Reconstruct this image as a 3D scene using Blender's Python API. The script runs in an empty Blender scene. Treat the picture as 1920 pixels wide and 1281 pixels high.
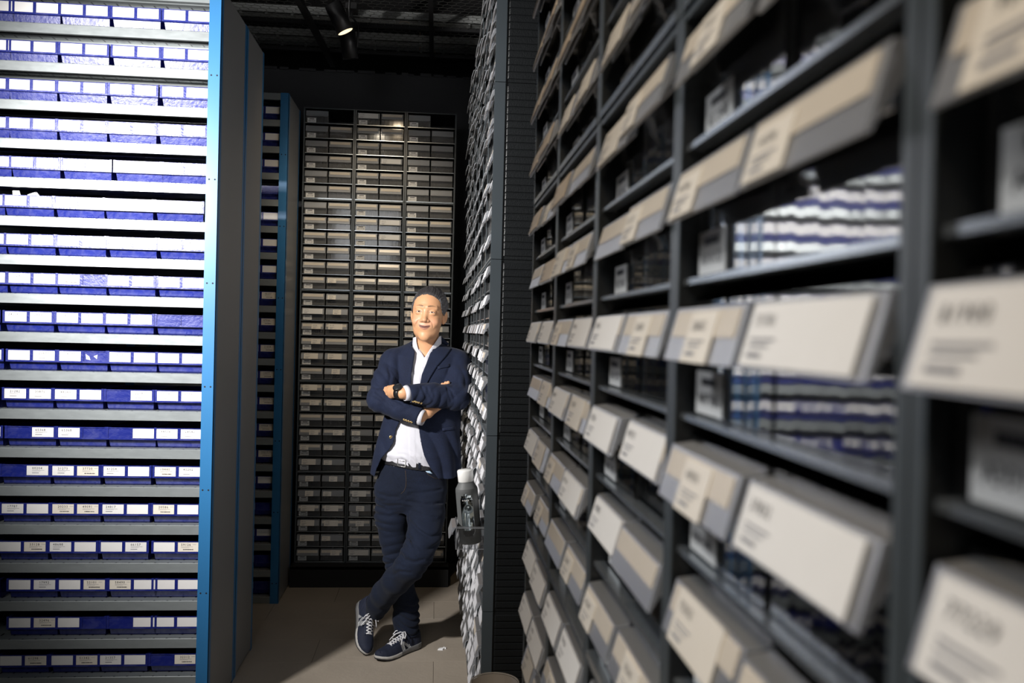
import bpy, math, random
import numpy as np
from mathutils import Vector, Matrix

SC = bpy.context.scene
COL = SC.collection

# ---------------------------------------------------------------- camera
FPX, YAW, PITCH, ROLL = 1605.8, .0877, .0101, .0244
EYE = np.array([0, 0, 1.57])
_R0 = np.array([math.cos(YAW), -math.sin(YAW), 0])
_F = np.array([math.sin(YAW)*math.cos(PITCH), math.cos(YAW)*math.cos(PITCH), -math.sin(PITCH)])
_U0 = np.array([math.sin(YAW)*math.sin(PITCH), math.cos(YAW)*math.sin(PITCH), math.cos(PITCH)])
_R = math.cos(ROLL)*_R0 + math.sin(ROLL)*_U0
_U = math.cos(ROLL)*_U0 - math.sin(ROLL)*_R0
cam_data = bpy.data.cameras.new('camera')
cam = bpy.data.objects.new('camera', cam_data)
COL.objects.link(cam)
cam.matrix_world = Matrix(((_R[0], _U[0], -_F[0], EYE[0]), (_R[1], _U[1], -_F[1], EYE[1]), (_R[2], _U[2], -_F[2], EYE[2]), (0, 0, 0, 1)))
cam_data.sensor_width = 36
cam_data.lens = FPX*36/1920
cam_data.clip_start = .02
cam_data.dof.use_dof = True
cam_data.dof.focus_distance = 4.08
cam_data.dof.aperture_fstop = 6.0
SC.camera = cam

def at(px, py, Y):
    """the point seen at photo pixel (px, py) at depth Y (a measuring aid)"""
    d = _F + _R*(px-960)/FPX - _U*(py-640.5)/FPX
    return EYE + d*(Y/d[1])

# ---------------------------------------------------------------- world, lights, exposure
w = bpy.data.worlds.new('world'); SC.world = w; w.use_nodes = True
w.node_tree.nodes['Background'].inputs[0].default_value = (.75, .85, 1, 1)
w.node_tree.nodes['Background'].inputs[1].default_value = .02

def spot(name, loc, target, energy, color, size=90, blend=.5, radius=.04):
    l = bpy.data.lights.new(name, 'SPOT'); l.energy = energy; l.color = color
    l.spot_size = math.radians(size); l.spot_blend = blend; l.shadow_soft_size = radius
    o = bpy.data.objects.new(name, l); COL.objects.link(o); o.location = loc
    o.rotation_euler = (Vector(target)-Vector(loc)).to_track_quat('-Z', 'Y').to_euler()
    return o
def area(name, loc, target, energy, color, sx, sy):
    l = bpy.data.lights.new(name, 'AREA'); l.energy = energy; l.color = color; l.shape = 'RECTANGLE'; l.size = sx; l.size_y = sy
    o = bpy.data.objects.new(name, l); COL.objects.link(o); o.location = loc
    o.rotation_euler = (Vector(target)-Vector(loc)).to_track_quat('-Z', 'Y').to_euler()
    return o
WARM = (1, .78, .52)
spot('studio_flash', (-1.74, 1.85, 2.30), (-.25, 3.9, 1.85), 620, (1, .97, .95), 98, 1, .08)
spot('ceiling_spot_lamp', (-.50, 3.62, 3.18), (-.37, 5.35, 1.98), 62, (1, .86, .66), 46, .9, .03)
spot('ceiling_spot_lamp', (-.35, 3.7, 3.2), (-.40, 5.35, 1.5), 16, WARM, 80, .8, .03)
spot('ceiling_spot_lamp', (-.5, .35, 3.1), (.2, .9, 1.1), 30, WARM, 80, .8, .05)
spot('ceiling_spot_lamp', (-.75, -.5, 3.1), (.15, .9, 1.0), 34, WARM, 70, .8, .05)
area('aisle_fill', (-.9, .2, 2.7), (-.2, 2.2, .9), 10, (.95, .97, 1), .8, .8)  # soft fill added over the aisle, not a real fitting
spot('near_drawer_fill', (-1.0, .25, 2.9), (.16, .60, 1.18), 62, (.94, .97, 1), 32, .9, .08)  # cool fill added to whiten the near drawer cards below eye level

vs = SC.view_settings
vs.view_transform = 'Standard'; vs.look = 'None'; vs.gamma = 1; vs.use_curve_mapping = False; vs.exposure = 0
SC.cycles.transparent_max_bounces = 40
SC.cycles.max_bounces = 8
SC.cycles.glossy_bounces = 3
SC.cycles.diffuse_bounces = 3
SC.cycles.use_denoising = True
SC.cycles.sample_clamp_indirect = 4

# ---------------------------------------------------------------- materials
def mat(name, color, rough=.5, metal=0, noise=0, nscale=20, bump=0, bscale=60, spec=.5, rough_var=0, stretch=None, coat=0, emit=None):
    m = bpy.data.materials.new(name); m.use_nodes = True
    nt = m.node_tree; N = nt.nodes; L = nt.links; b = N['Principled BSDF']
    b.inputs['Base Color'].default_value = (*color, 1); b.inputs['Roughness'].default_value = rough
    b.inputs['Metallic'].default_value = metal; b.inputs['Specular IOR Level'].default_value = spec
    b.inputs['Coat Weight'].default_value = coat
    tc = N.new('ShaderNodeTexCoord'); mp = N.new('ShaderNodeMapping'); L.new(tc.outputs['Object'], mp.inputs[0])
    if stretch: mp.inputs['Scale'].default_value = stretch
    if noise or rough_var:
        n = N.new('ShaderNodeTexNoise'); n.inputs['Scale'].default_value = nscale; n.inputs['Detail'].default_value = 5
        L.new(mp.outputs[0], n.inputs['Vector'])
        if noise:
            mx = N.new('ShaderNodeMix'); mx.data_type = 'RGBA'
            mx.inputs[6].default_value = (*[c*(1-noise) for c in color], 1); mx.inputs[7].default_value = (*[min(1, c*(1+noise)) for c in color], 1)
            L.new(n.outputs['Fac'], mx.inputs[0]); L.new(mx.outputs[2], b.inputs['Base Color'])
        if rough_var:
            mr = N.new('ShaderNodeMapRange'); mr.inputs[3].default_value = max(0, rough-rough_var); mr.inputs[4].default_value = min(1, rough+rough_var)
            L.new(n.outputs['Fac'], mr.inputs[0]); L.new(mr.outputs[0], b.inputs['Roughness'])
    if bump:
        n2 = N.new('ShaderNodeTexNoise'); n2.inputs['Scale'].default_value = bscale; n2.inputs['Detail'].default_value = 4
        L.new(mp.outputs[0], n2.inputs['Vector'])
        bp = N.new('ShaderNodeBump'); bp.inputs['Strength'].default_value = bump; bp.inputs['Distance'].default_value = .01
        L.new(n2.outputs['Fac'], bp.inputs['Height']); L.new(bp.outputs[0], b.inputs['Normal'])
    if emit:
        b.inputs['Emission Color'].default_value = (*emit[:3], 1); b.inputs['Emission Strength'].default_value = emit[3]
    return m

def clear_mat(name, tint, haze, rough, wave=0, haze_col=(.5, .5, .52), ior=1.5):
    """clear plastic sheet: transparent body, fresnel gloss, a little milky haze"""
    m = bpy.data.materials.new(name); m.use_nodes = True
    nt = m.node_tree; N = nt.nodes; L = nt.links; N.clear()
    out = N.new('ShaderNodeOutputMaterial'); tr = N.new('ShaderNodeBsdfTransparent'); tr.inputs[0].default_value = (*tint, 1)
    gl = N.new('ShaderNodeBsdfGlossy'); gl.inputs['Roughness'].default_value = rough
    df = N.new('ShaderNodeBsdfDiffuse'); df.inputs[0].default_value = (*haze_col, 1)
    fr = N.new('ShaderNodeFresnel'); fr.inputs[0].default_value = ior
    m1 = N.new('ShaderNodeMixShader'); m1.inputs[0].default_value = haze
    L.new(tr.outputs[0], m1.inputs[1]); L.new(df.outputs[0], m1.inputs[2])
    m2 = N.new('ShaderNodeMixShader'); L.new(fr.outputs[0], m2.inputs[0]); L.new(m1.outputs[0], m2.inputs[1]); L.new(gl.outputs[0], m2.inputs[2])
    if wave:
        tc = N.new('ShaderNodeTexCoord'); n = N.new('ShaderNodeTexNoise'); n.inputs['Scale'].default_value = 22; n.inputs['Detail'].default_value = 1
        bp = N.new('ShaderNodeBump'); bp.inputs['Strength'].default_value = wave; bp.inputs['Distance'].default_value = .01
        mpp = N.new('ShaderNodeMapping'); mpp.inputs['Scale'].default_value = (3.2, 1, .30); L.new(tc.outputs['Object'], mpp.inputs[0]); L.new(mpp.outputs[0], n.inputs['Vector']); L.new(n.outputs['Fac'], bp.inputs['Height']); L.new(bp.outputs[0], gl.inputs['Normal'])
    L.new(m2.outputs[0], out.inputs[0])
    return m

M = dict(
    charcoal=mat('charcoal_plastic', (.008, .0095, .0105), .42, noise=.25, nscale=9, bump=.15, bscale=300),
    charcoal_edge=mat('charcoal_smooth_lit_edge', (.062, .075, .084), .34, noise=.15, nscale=6),  # paler copy of the charcoal: light on the front edges put into colour
    rail=mat('polished_shelf_rail', (.46, .50, .53), .24, metal=.85, noise=.1),
    clear=clear_mat('clear_plastic', (.93, .94, .95), .22, .09, wave=.01, haze_col=(.36, .36, .36), ior=1.45),
    clear_near=clear_mat('clear_drawer_front', (.93, .94, .95), .02, .05, wave=.055, haze_col=(.36, .36, .36), ior=2.7),
    warm_card=mat('warm_lit_card', (.58, .47, .34), .75, noise=.05, nscale=40),  # browner copy of the white card, warm light put into its colour
    card_dull=mat('dimmed_label_card', (.60, .60, .62), .7, noise=.08, nscale=40),  # darker copy of the white card: weaker light on far row put into colour
    clear_side=clear_mat('clear_plastic_side', (.93, .94, .95), .06, .24, haze_col=(.42, .42, .42)),
    flap=clear_mat('clear_flap_plastic', (.9, .91, .93), .30, .45, haze_col=(.58, .60, .63)),
    strip=mat('aged_paper_strip', (.62, .55, .45), .8, noise=.08, nscale=30),
    card=mat('white_label_card', (.80, .79, .77), .75, noise=.03, nscale=40),
    cream=mat('cream_label_card', (.80, .74, .64), .75, noise=.03, nscale=40),
    ink=mat('black_ink', (.03, .03, .035), .7),
    ink_soft=mat('faded_black_ink', (.11, .11, .115), .7),
    ink_grey=mat('grey_ink', (.30, .30, .32), .7),
    blue_bin=mat('blue_bin_plastic', (.008, .016, .175), .36, noise=.22, nscale=14, rough_var=.14, bump=.12, bscale=90),
    blue_dark=mat('blue_bin_plastic_inner', (.010, .02, .16), .4),
    blue_post=mat('blue_painted_steel', (.025, .15, .34), .38, noise=.06, nscale=5),
    grey_panel=mat('grey_painted_steel', (.20, .20, .195), .42, noise=.16, nscale=3.5, rough_var=.08, stretch=(1, 1, .35)),
    hole=mat('dark_hole', (.008, .008, .01), .8),
    galv=mat('galvanised_steel', (.26, .285, .29), .38, metal=.3, noise=.10, nscale=22, rough_var=.1, stretch=(1, 1, 3)),
    wall=mat('dark_grey_wall_paint', (.052, .053, .058), .6, noise=.15, nscale=3, bump=.1, bscale=80),
    black=mat('matt_black', (.006, .006, .0065), .8),
    blackgloss=mat('black_lamp_housing', (.007, .007, .0075), .42),
    wire=mat('galvanised_wire', (.07, .07, .065), .5, metal=.3),
    tray=mat('dusty_cable_tray', (.26, .27, .26), .5, noise=.3, nscale=30),
    string=mat('beige_string', (.40, .30, .17), .8),
    lampglow=mat('lamp_inner_reflector', (.9, .82, .65), .5, emit=(1, .80, .52, 1.0)),
    parts=mat('assorted_brown_parts', (.30, .24, .18), .5, noise=.5, nscale=120, bump=.6, bscale=150),
    parts_grey=mat('assorted_grey_parts', (.22, .22, .22), .4, noise=.5, nscale=120, bump=.6, bscale=150),
    paper=mat('white_paper', (.78, .78, .78), .8, noise=.1, nscale=60),
)
_b = M['blue_bin'].node_tree; _n = _b.nodes; _tc = _n.new('ShaderNodeTexCoord'); _nz = _n.new('ShaderNodeTexNoise'); _nz.inputs['Scale'].default_value = 34; _nz.inputs['Detail'].default_value = 6; _nz.inputs['Distortion'].default_value = 1.2
_b.links.new(_tc.outputs['Object'], _nz.inputs['Vector']); _r = _n.new('ShaderNodeMapRange'); _r.inputs[1].default_value = .42; _r.inputs[2].default_value = .72; _r.inputs[3].default_value = 0; _r.inputs[4].default_value = .07
_b.links.new(_nz.outputs['Fac'], _r.inputs[0]); _m = _n.new('ShaderNodeMix'); _m.data_type = 'RGBA'; _b.links.new(_r.outputs[0], _m.inputs[0])
_bs = _n['Principled BSDF']; _b.links.new(_bs.inputs['Base Color'].links[0].from_socket, _m.inputs[6]); _m.inputs[7].default_value = (.42, .43, .55, 1); _b.links.new(_m.outputs[2], _bs.inputs['Base Color'])
for _k in ('strip', 'cream', 'warm_card'):
    _p = M[_k].node_tree.nodes['Principled BSDF']; _p.inputs['Coat Weight'].default_value = .9; _p.inputs['Coat Roughness'].default_value = .28
# shelf decking with punched slots
_g = M['galv'].copy(); _g.name = 'slotted_galvanised_steel'
_n = _g.node_tree.nodes; _l = _g.node_tree.links
_tc = _n.new('ShaderNodeTexCoord'); _sx = _n.new('ShaderNodeSeparateXYZ'); _l.new(_tc.outputs['Object'], _sx.inputs[0])
def _slot(sock, per, frac):
    a = _n.new('ShaderNodeMath'); a.operation = 'MULTIPLY'; a.inputs[1].default_value = 1/per; _l.new(sock, a.inputs[0])
    b = _n.new('ShaderNodeMath'); b.operation = 'FRACT'; _l.new(a.outputs[0], b.inputs[0])
    c = _n.new('ShaderNodeMath'); c.operation = 'LESS_THAN'; c.inputs[1].default_value = frac; _l.new(b.outputs[0], c.inputs[0])
    return c
_a = _slot(_sx.outputs[0], .049, .14); _b = _slot(_sx.outputs[1], .06, .45)
_c = _n.new('ShaderNodeMath'); _c.operation = 'MULTIPLY'; _l.new(_a.outputs[0], _c.inputs[0]); _l.new(_b.outputs[0], _c.inputs[1])
_m = _n.new('ShaderNodeMix'); _m.data_type = 'RGBA'; _l.new(_c.outputs[0], _m.inputs[0])
_bs = _n['Principled BSDF']; _src = _bs.inputs['Base Color'].links[0].from_socket
_l.new(_src, _m.inputs[6]); _m.inputs[7].default_value = (.01, .01, .01, 1); _l.new(_m.outputs[2], _bs.inputs['Base Color'])
M['slotted'] = _g

# ---------------------------------------------------------------- mesh helpers
class MB:
    def __init__(s): s.v = []; s.f = []; s.m = []; s.mats = []
    def mi(s, m):
        if m is None: return 0
        if m not in s.mats: s.mats.append(m)
        return s.mats.index(m)
    def add(s, vs_, fs, m=None):
        k = len(s.v); s.v += [tuple(map(float, p)) for p in vs_]; i = s.mi(m)
        for f in fs: s.f.append(tuple(k+j for j in f)); s.m.append(i)
        return s
    def box(s, x0, x1, y0, y1, z0, z1, m=None):
        return s.add([(x0, y0, z0), (x1, y0, z0), (x1, y1, z0), (x0, y1, z0), (x0, y0, z1), (x1, y0, z1), (x1, y1, z1), (x0, y1, z1)],
                     [(0, 3, 2, 1), (4, 5, 6, 7), (0, 1, 5, 4), (1, 2, 6, 5), (2, 3, 7, 6), (3, 0, 4, 7)], m)
    def hexa(s, p, m=None):      # 8 corner points: bottom ring, top ring
        return s.add(p, [(0, 3, 2, 1), (4, 5, 6, 7), (0, 1, 5, 4), (1, 2, 6, 5), (2, 3, 7, 6), (3, 0, 4, 7)], m)
    def quad(s, a, b, c, d, m=None): return s.add([a, b, c, d], [(0, 1, 2, 3)], m)
    def prism(s, prof, x0, x1, m=None):      # profile in (y, z), run along x
        n = len(prof)
        s.add([(x0, y, z) for y, z in prof]+[(x1, y, z) for y, z in prof],
              [tuple(range(n)), tuple(range(2*n-1, n-1, -1))]+[(i, i+n, (i+1) % n+n, (i+1) % n) for i in range(n)], m); return s
    def tube(s, path, r, n=8, m=None, closed=False):
        P = [Vector(p) for p in path]; R = r if hasattr(r, '__len__') else [r]*len(P); rings = []
        up = Vector((0, 0, 1)); prev = None
        for i, p in enumerate(P):
            a = P[i-1] if (i or closed) else p; b = P[(i+1) % len(P)] if (i < len(P)-1 or closed) else p
            t = (b-a).normalized()
            if prev is None:
                u = t.cross(up); u = t.cross(Vector((1, 0, 0))) if u.length < 1e-3 else u
            else: u = prev - t*prev.dot(t)
            u.normalize(); prev = u; v = t.cross(u)
            rings.append([p+(u*math.cos(2*math.pi*k/n)+v*math.sin(2*math.pi*k/n))*R[i] for k in range(n)])
        vv = [q for g in rings for q in g]; f = []
        m_ = len(rings)
        for i in range(m_ if closed else m_-1):
            j = (i+1) % m_
            for k in range(n): f.append((i*n+k, i*n+(k+1) % n, j*n+(k+1) % n, j*n+k))
        if not closed: f += [tuple(range(n-1, -1, -1)), tuple((m_-1)*n+k for k in range(n))]
        return s.add(vv, f, m)
    def lathe(s, prof, n=32, m=None, M4=None, cap=True):   # prof: (r, z)
        vv = []; f = []
        for r, z in prof:
            for k in range(n):
                a = 2*math.pi*k/n; p = Vector((r*math.cos(a), r*math.sin(a), z)); vv.append(M4 @ p if M4 else p)
        for i in range(len(prof)-1):
            for k in range(n): f.append((i*n+k, i*n+(k+1) % n, (i+1)*n+(k+1) % n, (i+1)*n+k))
        if cap:
            if prof[0][0] > 1e-5: f.append(tuple(range(n-1, -1, -1)))
            if prof[-1][0] > 1e-5: f.append(tuple((len(prof)-1)*n+k for k in range(n)))
        return s.add(vv, f, m)
    def mesh(s, name, m=None, smooth=False):
        me = bpy.data.meshes.new(name); me.from_pydata(s.v, [], s.f)
        for x in (s.mats or [m]): me.materials.append(x)
        if len(s.mats) > 1: me.polygons.foreach_set('material_index', s.m)
        if smooth: me.polygons.foreach_set('use_smooth', [True]*len(me.polygons))
        me.update(); return me

def link(name, me, parent=None, loc=None, rz=None):
    o = bpy.data.objects.new(name, me); COL.objects.link(o)
    if parent is not None: o.parent = parent
    if loc is not None: o.location = loc
    if rz is not None: o.rotation_euler = (0, 0, rz)
    return o
def tag(o, label=None, cat=None, group=None, kind=None):
    if label: o['label'] = label
    if cat: o['category'] = cat
    if group: o['group'] = group
    if kind: o['kind'] = kind
    return o
def thing(name, label, cat, loc=(0, 0, 0), rz=0, group=None):
    return tag(link(name, None, None, loc, rz), label, cat, group)

# flat lettering made once per character
_font = {}
def glyph(ch):
    if ch not in _font:
        c = bpy.data.curves.new('glyph', 'FONT'); c.body = ch; c.size = 1; c.resolution_u = 2
        o = bpy.data.objects.new('glyph', c); COL.objects.link(o)
        me = o.to_mesh(); v = [tuple(p.co) for p in me.vertices]; f = [tuple(p.vertices) for p in me.polygons]
        xs = [p[0] for p in v] or [0]; _font[ch] = (v, f, max(xs)); o.to_mesh_clear()
        bpy.data.objects.remove(o); bpy.data.curves.remove(c)
    return _font[ch]
def text_into(mb, txt, x, z, size, y, m, adv=.62):
    for ch in txt:
        if ch != ' ':
            v, f, _ = glyph(ch)
            mb.add([(x+p[0]*size, y, z+p[1]*size) for p in v], f, m)
        x += adv*size
    return x
ORD = ['', 'first', 'second', 'third', 'fourth', 'fifth', 'sixth', 'seventh', 'eighth', 'ninth', 'tenth', 'eleventh', 'twelfth', 'thirteenth', 'fourteenth', 'fifteenth', 'sixteenth', 'seventeenth', 'eighteenth', 'nineteenth', 'twentieth',
       'twenty-first', 'twenty-second', 'twenty-third', 'twenty-fourth', 'twenty-fifth', 'twenty-sixth', 'twenty-seventh', 'twenty-eighth', 'twenty-ninth', 'thirtieth']

# ================================================================ SETTING
YB = 5.8
floor_o = tag(link('floor', MB().box(-3.4, 1.6, -2.5, YB+.1, -.06, -.004).mesh('floor', M['black'])), kind='structure')
tile_m = mat('brown_stone_tile', (.37, .32, .26), .48, noise=.2, nscale=3.2, rough_var=.08, bump=.12, bscale=50)
tile_me = MB().hexa([(.0004, .0004, -.004), (.8996, .0004, -.004), (.8996, .2996, -.004), (.0004, .2996, -.004),
                     (.001, .001, 0), (.899, .001, 0), (.899, .299, 0), (.001, .299, 0)]).mesh('floor_tile', tile_m)
for j in range(20):
    off = [-.29, .02, .35][j % 3]
    for i in range(-4, 3):
        x = off+i*.9; y = 4.07-.3*14+.3*j
        if x > 1.5 or x < -3.9: continue
        link('floor_tile', tile_me, floor_o, (x, y, 0))
tag(link('wall_back', MB().box(-3.4, 1.6, YB, YB+.1, 0, 3.28).mesh('wall_back', M['wall'])), kind='structure')
tag(link('wall_left', MB().box(-3.5, -3.4, -2.5, YB, 0, 4).mesh('wall_left', M['wall'])), kind='structure')
tag(link('wall_right', MB().box(1.6, 1.7, -2.5, YB, 0, 4).mesh('wall_right', M['wall'])), kind='structure')
tag(link('wall_front', MB().box(-3.4, 1.6, -2.6, -2.5, 0, 4).mesh('wall_front', M['wall'])), kind='structure')
ceil = tag(link('ceiling', MB().box(-3.4, 1.6, -2.5, YB+.6, 4, 4.1).mesh('ceiling', M['black'])), kind='structure')
tag(link('trim_1', MB().box(-3.4, 1.6, YB+.42, YB+.5, 3.2, 4).mesh('trim', M['black'])), kind='structure')
# ragged plaster edge along the top of the back wall
mb = MB(); rnd = random.Random(4); x = -1.6
while x < .9:
    l = rnd.uniform(.03, .12); mb.box(x, x+l, YB-.012, YB+.02, 3.272+rnd.uniform(0, .004), 3.282+rnd.uniform(0, .012)); x += l+rnd.uniform(0, .08)
tag(link('plaster_edge', mb.mesh('plaster_edge', M['wall']), bpy.data.objects['wall_back']), kind='stuff')

# suspended wire-mesh ceiling: frame bars, hexagonal wire, trays above
ZC = 3.36
def bar(name, a, b, r, m, parent, label=None):
    a = Vector(a); b = Vector(b); d = (b-a); mb = MB(); n = d.normalized(); s = n.cross(Vector((0, 0, 1))).normalized()*r; u = Vector((0, 0, r))
    mb.hexa([a-s-u, b-s-u, b+s-u, a+s-u, a-s+u, b-s+u, b+s+u, a+s+u]); return link(name, mb.mesh(name, m), parent)
grid = thing('mesh_ceiling', 'black framed wire mesh ceiling panels hanging above the aisle', 'mesh ceiling', (0, 0, ZC))
for x in (-1.35, -.62, -.075, .9): bar('frame_bar', (x, 2.6, 0), (x, YB-.15, 0), .013, M['blackgloss'], grid)
for y in (2.7, 3.6, 4.3, 5.12, 5.62): bar('frame_bar', (-1.9, y, 0), (.9, y, 0), .011, M['blackgloss'], grid)
mb = MB(); s = .028; hx = s*math.sqrt(3); j = 0; y = 4.1
while y < 5.62:
    x = -1.9+(hx/2 if j % 2 else 0)
    while x < .6:
        c = [(x, y), (x+hx/2, y+s/2), (x+hx/2, y+s*1.5)]
        for (ax, ay), (bx, by) in (((x-hx/2, y+s/2), (x, y)), ((x, y), (x+hx/2, y+s/2)), ((x+hx/2, y+s/2), (x+hx/2, y+s*1.5))):
            dx, dy = bx-ax, by-ay; l = math.hypot(dx, dy); nx, ny = -dy/l*.0011, dx/l*.0011
            mb.add([(ax-nx, ay-ny, 0), (bx-nx, by-ny, 0), (bx+nx, by+ny, 0), (ax+nx, ay+ny, 0), ((ax), (ay), .0018), (bx, by, .0018)], [(3, 2, 1, 0), (0, 1, 5, 4), (2, 3, 4, 5)])
        x += hx
    y += s*1.5; j += 1
tag(link('wire_mesh', mb.mesh('wire_mesh', M['wire']), grid), kind='stuff')
# cable trays crossing above the mesh
for (y, z, wd, lab) in ((5.20, 3.43, .10, 'dusty metal cable tray above the mesh, nearer of the two'), (5.56, 3.42, .17, 'dusty metal cable tray above the mesh, nearer the back wall')):
    t = thing('cable_tray', lab, 'cable tray', (-.6, y, z), 0, 'cable trays above the ceiling')
    link('tray_bed', MB().box(-1.5, 1.5, 0, wd, 0, .004).mesh('tray_bed', M['tray']), t)
    for yy in (0, wd): link('tray_side', MB().box(-1.5, 1.5, yy, yy+.004, 0, .05).mesh('tray_side', M['tray']), t)
    rung = MB().box(-.008, .008, 0, wd, -.008, 0).mesh('rung', M['tray'])
    for k in range(-9, 10): link('rung', rung, t, (k*.15, 0, 0))
tag(bar('duct', (-2.6, 5.4, 3.80), (1.4, 5.4, 3.80), .09, M['black'], None), 'wide black duct running across near the back wall ceiling', 'duct')
tr = tag(bar('lamp_track', (-.83, 3.2, 3.30), (-.72, 5.72, 3.30), .016, M['blackgloss'], None), 'black lamp track carrying the two ceiling spotlights', 'lamp track')
# bits of string caught in the wire
P_ = at(787, 82, 5.62); mb = MB().tube([P_+np.array(d) for d in ((0, 0, .075), (.002, .0, .02), (.0, .002, -.01), (.001, 0, -.045))], .0022, 5)
tag(link('string', mb.mesh('string', M['string'], True)), 'straight beige string hanging down from the wire ceiling', 'string', 'strings in the wire ceiling')
P_ = at(758, 45, 5.22); mb = MB().tube([(P_[0]+.03*math.cos(a), P_[1], P_[2]+.016*math.sin(a)) for a in np.linspace(.3, 6.1, 14)], .0016, 5)
tag(link('string', mb.mesh('string', M['string'], True)), 'looped beige string caught in the wire ceiling', 'string', 'strings in the wire ceiling')
P_ = at(820, 103, 5.74); mb = MB().tube([P_+np.array(d) for d in ((-.03, -.1, .05), (-.008, 0, -.015), (.008, 0, -.018), (.014, 0, .01))], .0018, 5)
tag(link('string', mb.mesh('string', M['string'], True)), 'short curled string just below the wire ceiling', 'string', 'strings in the wire ceiling')

# spotlights
def spotlight(loc, axis, label, lit, parent_z):
    t = thing('spotlight', label, 'spotlight', loc)
    q = Vector(axis).to_track_quat('-Z', 'Y').to_matrix().to_4x4()
    R_ = .043; Lh = .145
    mb = MB().lathe([(0, Lh/2), (R_*.9, Lh/2), (R_, Lh/2-.006), (R_, -Lh/2), (R_-.003, -Lh/2), (R_-.004, -Lh/2+.03), (0, -Lh/2+.03)], 32, None, q, cap=False)
    link('housing', mb.mesh('housing', M['blackgloss'], True), t)
    mb = MB().lathe([(R_-.0045, -Lh/2+.002), (R_*.86, -Lh/2+.012), (R_*.55, -Lh/2+.028), (0, -Lh/2+.03)], 28, None, q, cap=False)
    link('reflector', mb.mesh('reflector', M['lampglow'] if lit else M['black'], True), t)
    h = parent_z-loc[2]
    mb = MB().tube([(.045, 0, -.01), (.05, 0, h*.5), (.012, 0, h*.75), (.012, 0, h)], .006, 8)
    link('bracket', mb.mesh('bracket', M['blackgloss'], True), t)
    link('adapter', MB().box(-.018, .042, -.05, .05, h-.03, h).mesh('adapter', M['blackgloss']), t)
    return t
S1 = at(636, 34, 4.35); S2 = at(654, 84, 4.75)
spotlight(tuple(S1), (.45, .10, -.9), 'tilted black spotlight switched on with a glowing rim', True, 3.33)
spotlight(tuple(S2), (.12, .25, -1), 'unlit black spotlight behind the lit one', False, 3.33)

# ================================================================ SHELVING RACKS WITH BLUE BINS
LR = -.8636
bin_w, bin_h, bin_d = .190, .080, .30
def bin_mesh():
    W, H, D = bin_w, bin_h, bin_d; mb = MB(); b = M['blue_bin']; t = .003
    # front band (label holder), proud of the tapered lower body
    zb = .036; rec = .012; tp = .006
    mb.box(0, W, 0, .004, zb, H, b)
    mb.box(0, W, .0, .012, zb-.003, zb, b)                    # ledge under the band
    mb.box(0, W, -.0025, .004, H-.003, H, b); mb.box(0, W, -.0025, .004, zb-.003, zb+.002, b)
    for x, w_ in ((0, .0085), (W/2-.0055, .011), (W-.0085, .0085)): mb.box(x, x+w_, -.002, .004, zb, H+(.0015 if w_ < .01 else 0), b)
    # lower front, leaning back, with rounded lower edge
    mb.add([(tp, rec, zb), (W-tp, rec, zb), (W-tp-.003, rec+.009, .006), (tp+.003, rec+.009, .006), (W-tp-.007, rec+.016, .0), (tp+.007, rec+.016, 0)], [(1, 0, 3, 2), (2, 3, 5, 4)], b)
    # moulded feet marks on the lower front
    for k in range(4): x = .03+k*.043; mb.hexa([(x, rec+.0125, .001), (x+.0015, rec+.0125, .001), (x+.0015, rec+.018, .001), (x, rec+.018, .001), (x, rec+.0065, .010), (x+.0015, rec+.0065, .010), (x+.0015, rec+.012, .010), (x, rec+.012, .010)], b)
    # sides, back, floor
    for x0, x1 in ((tp, tp+t), (W-tp-t, W-tp)): mb.add([(x0, rec, zb), (x1, rec, zb), (x1, rec+.014, 0), (x0, rec+.014, 0), (x0, D, 0), (x1, D, 0), (x1, D, H-.004), (x0, D, H-.004), (x0, .004, H-.004), (x1, .004, H-.004), (x0, .004, zb), (x1, .004, zb)], [(0, 3, 4, 7, 8, 10), (1, 11, 9, 6, 5, 2), (3, 2, 5, 4), (7, 6, 9, 8)], b)
    mb.box(tp, W-tp, D-t, D, 0, H-.004, b); mb.box(tp, W-tp, rec+.018, D, 0, t, b)
    # rolled rims along both sides
    for x0, x1 in ((0, tp+t), (W-tp-t, W)): mb.box(x0, x1, .004, D, H-.006, H-.002, b)
    mb.box(0, W, D-.006, D, H-.006, H-.002, b)
    return mb.mesh('bin_body', None)
BIN = bin_mesh()
CW, CH = .0795, .0375
CARD = MB().box(0, CW, -.0011, 0, 0, CH).mesh('label_card', M['card'])
CARDC = MB().box(0, CW, -.0011, 0, 0, CH).mesh('label_card', M['cream'])
_num = {}
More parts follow.
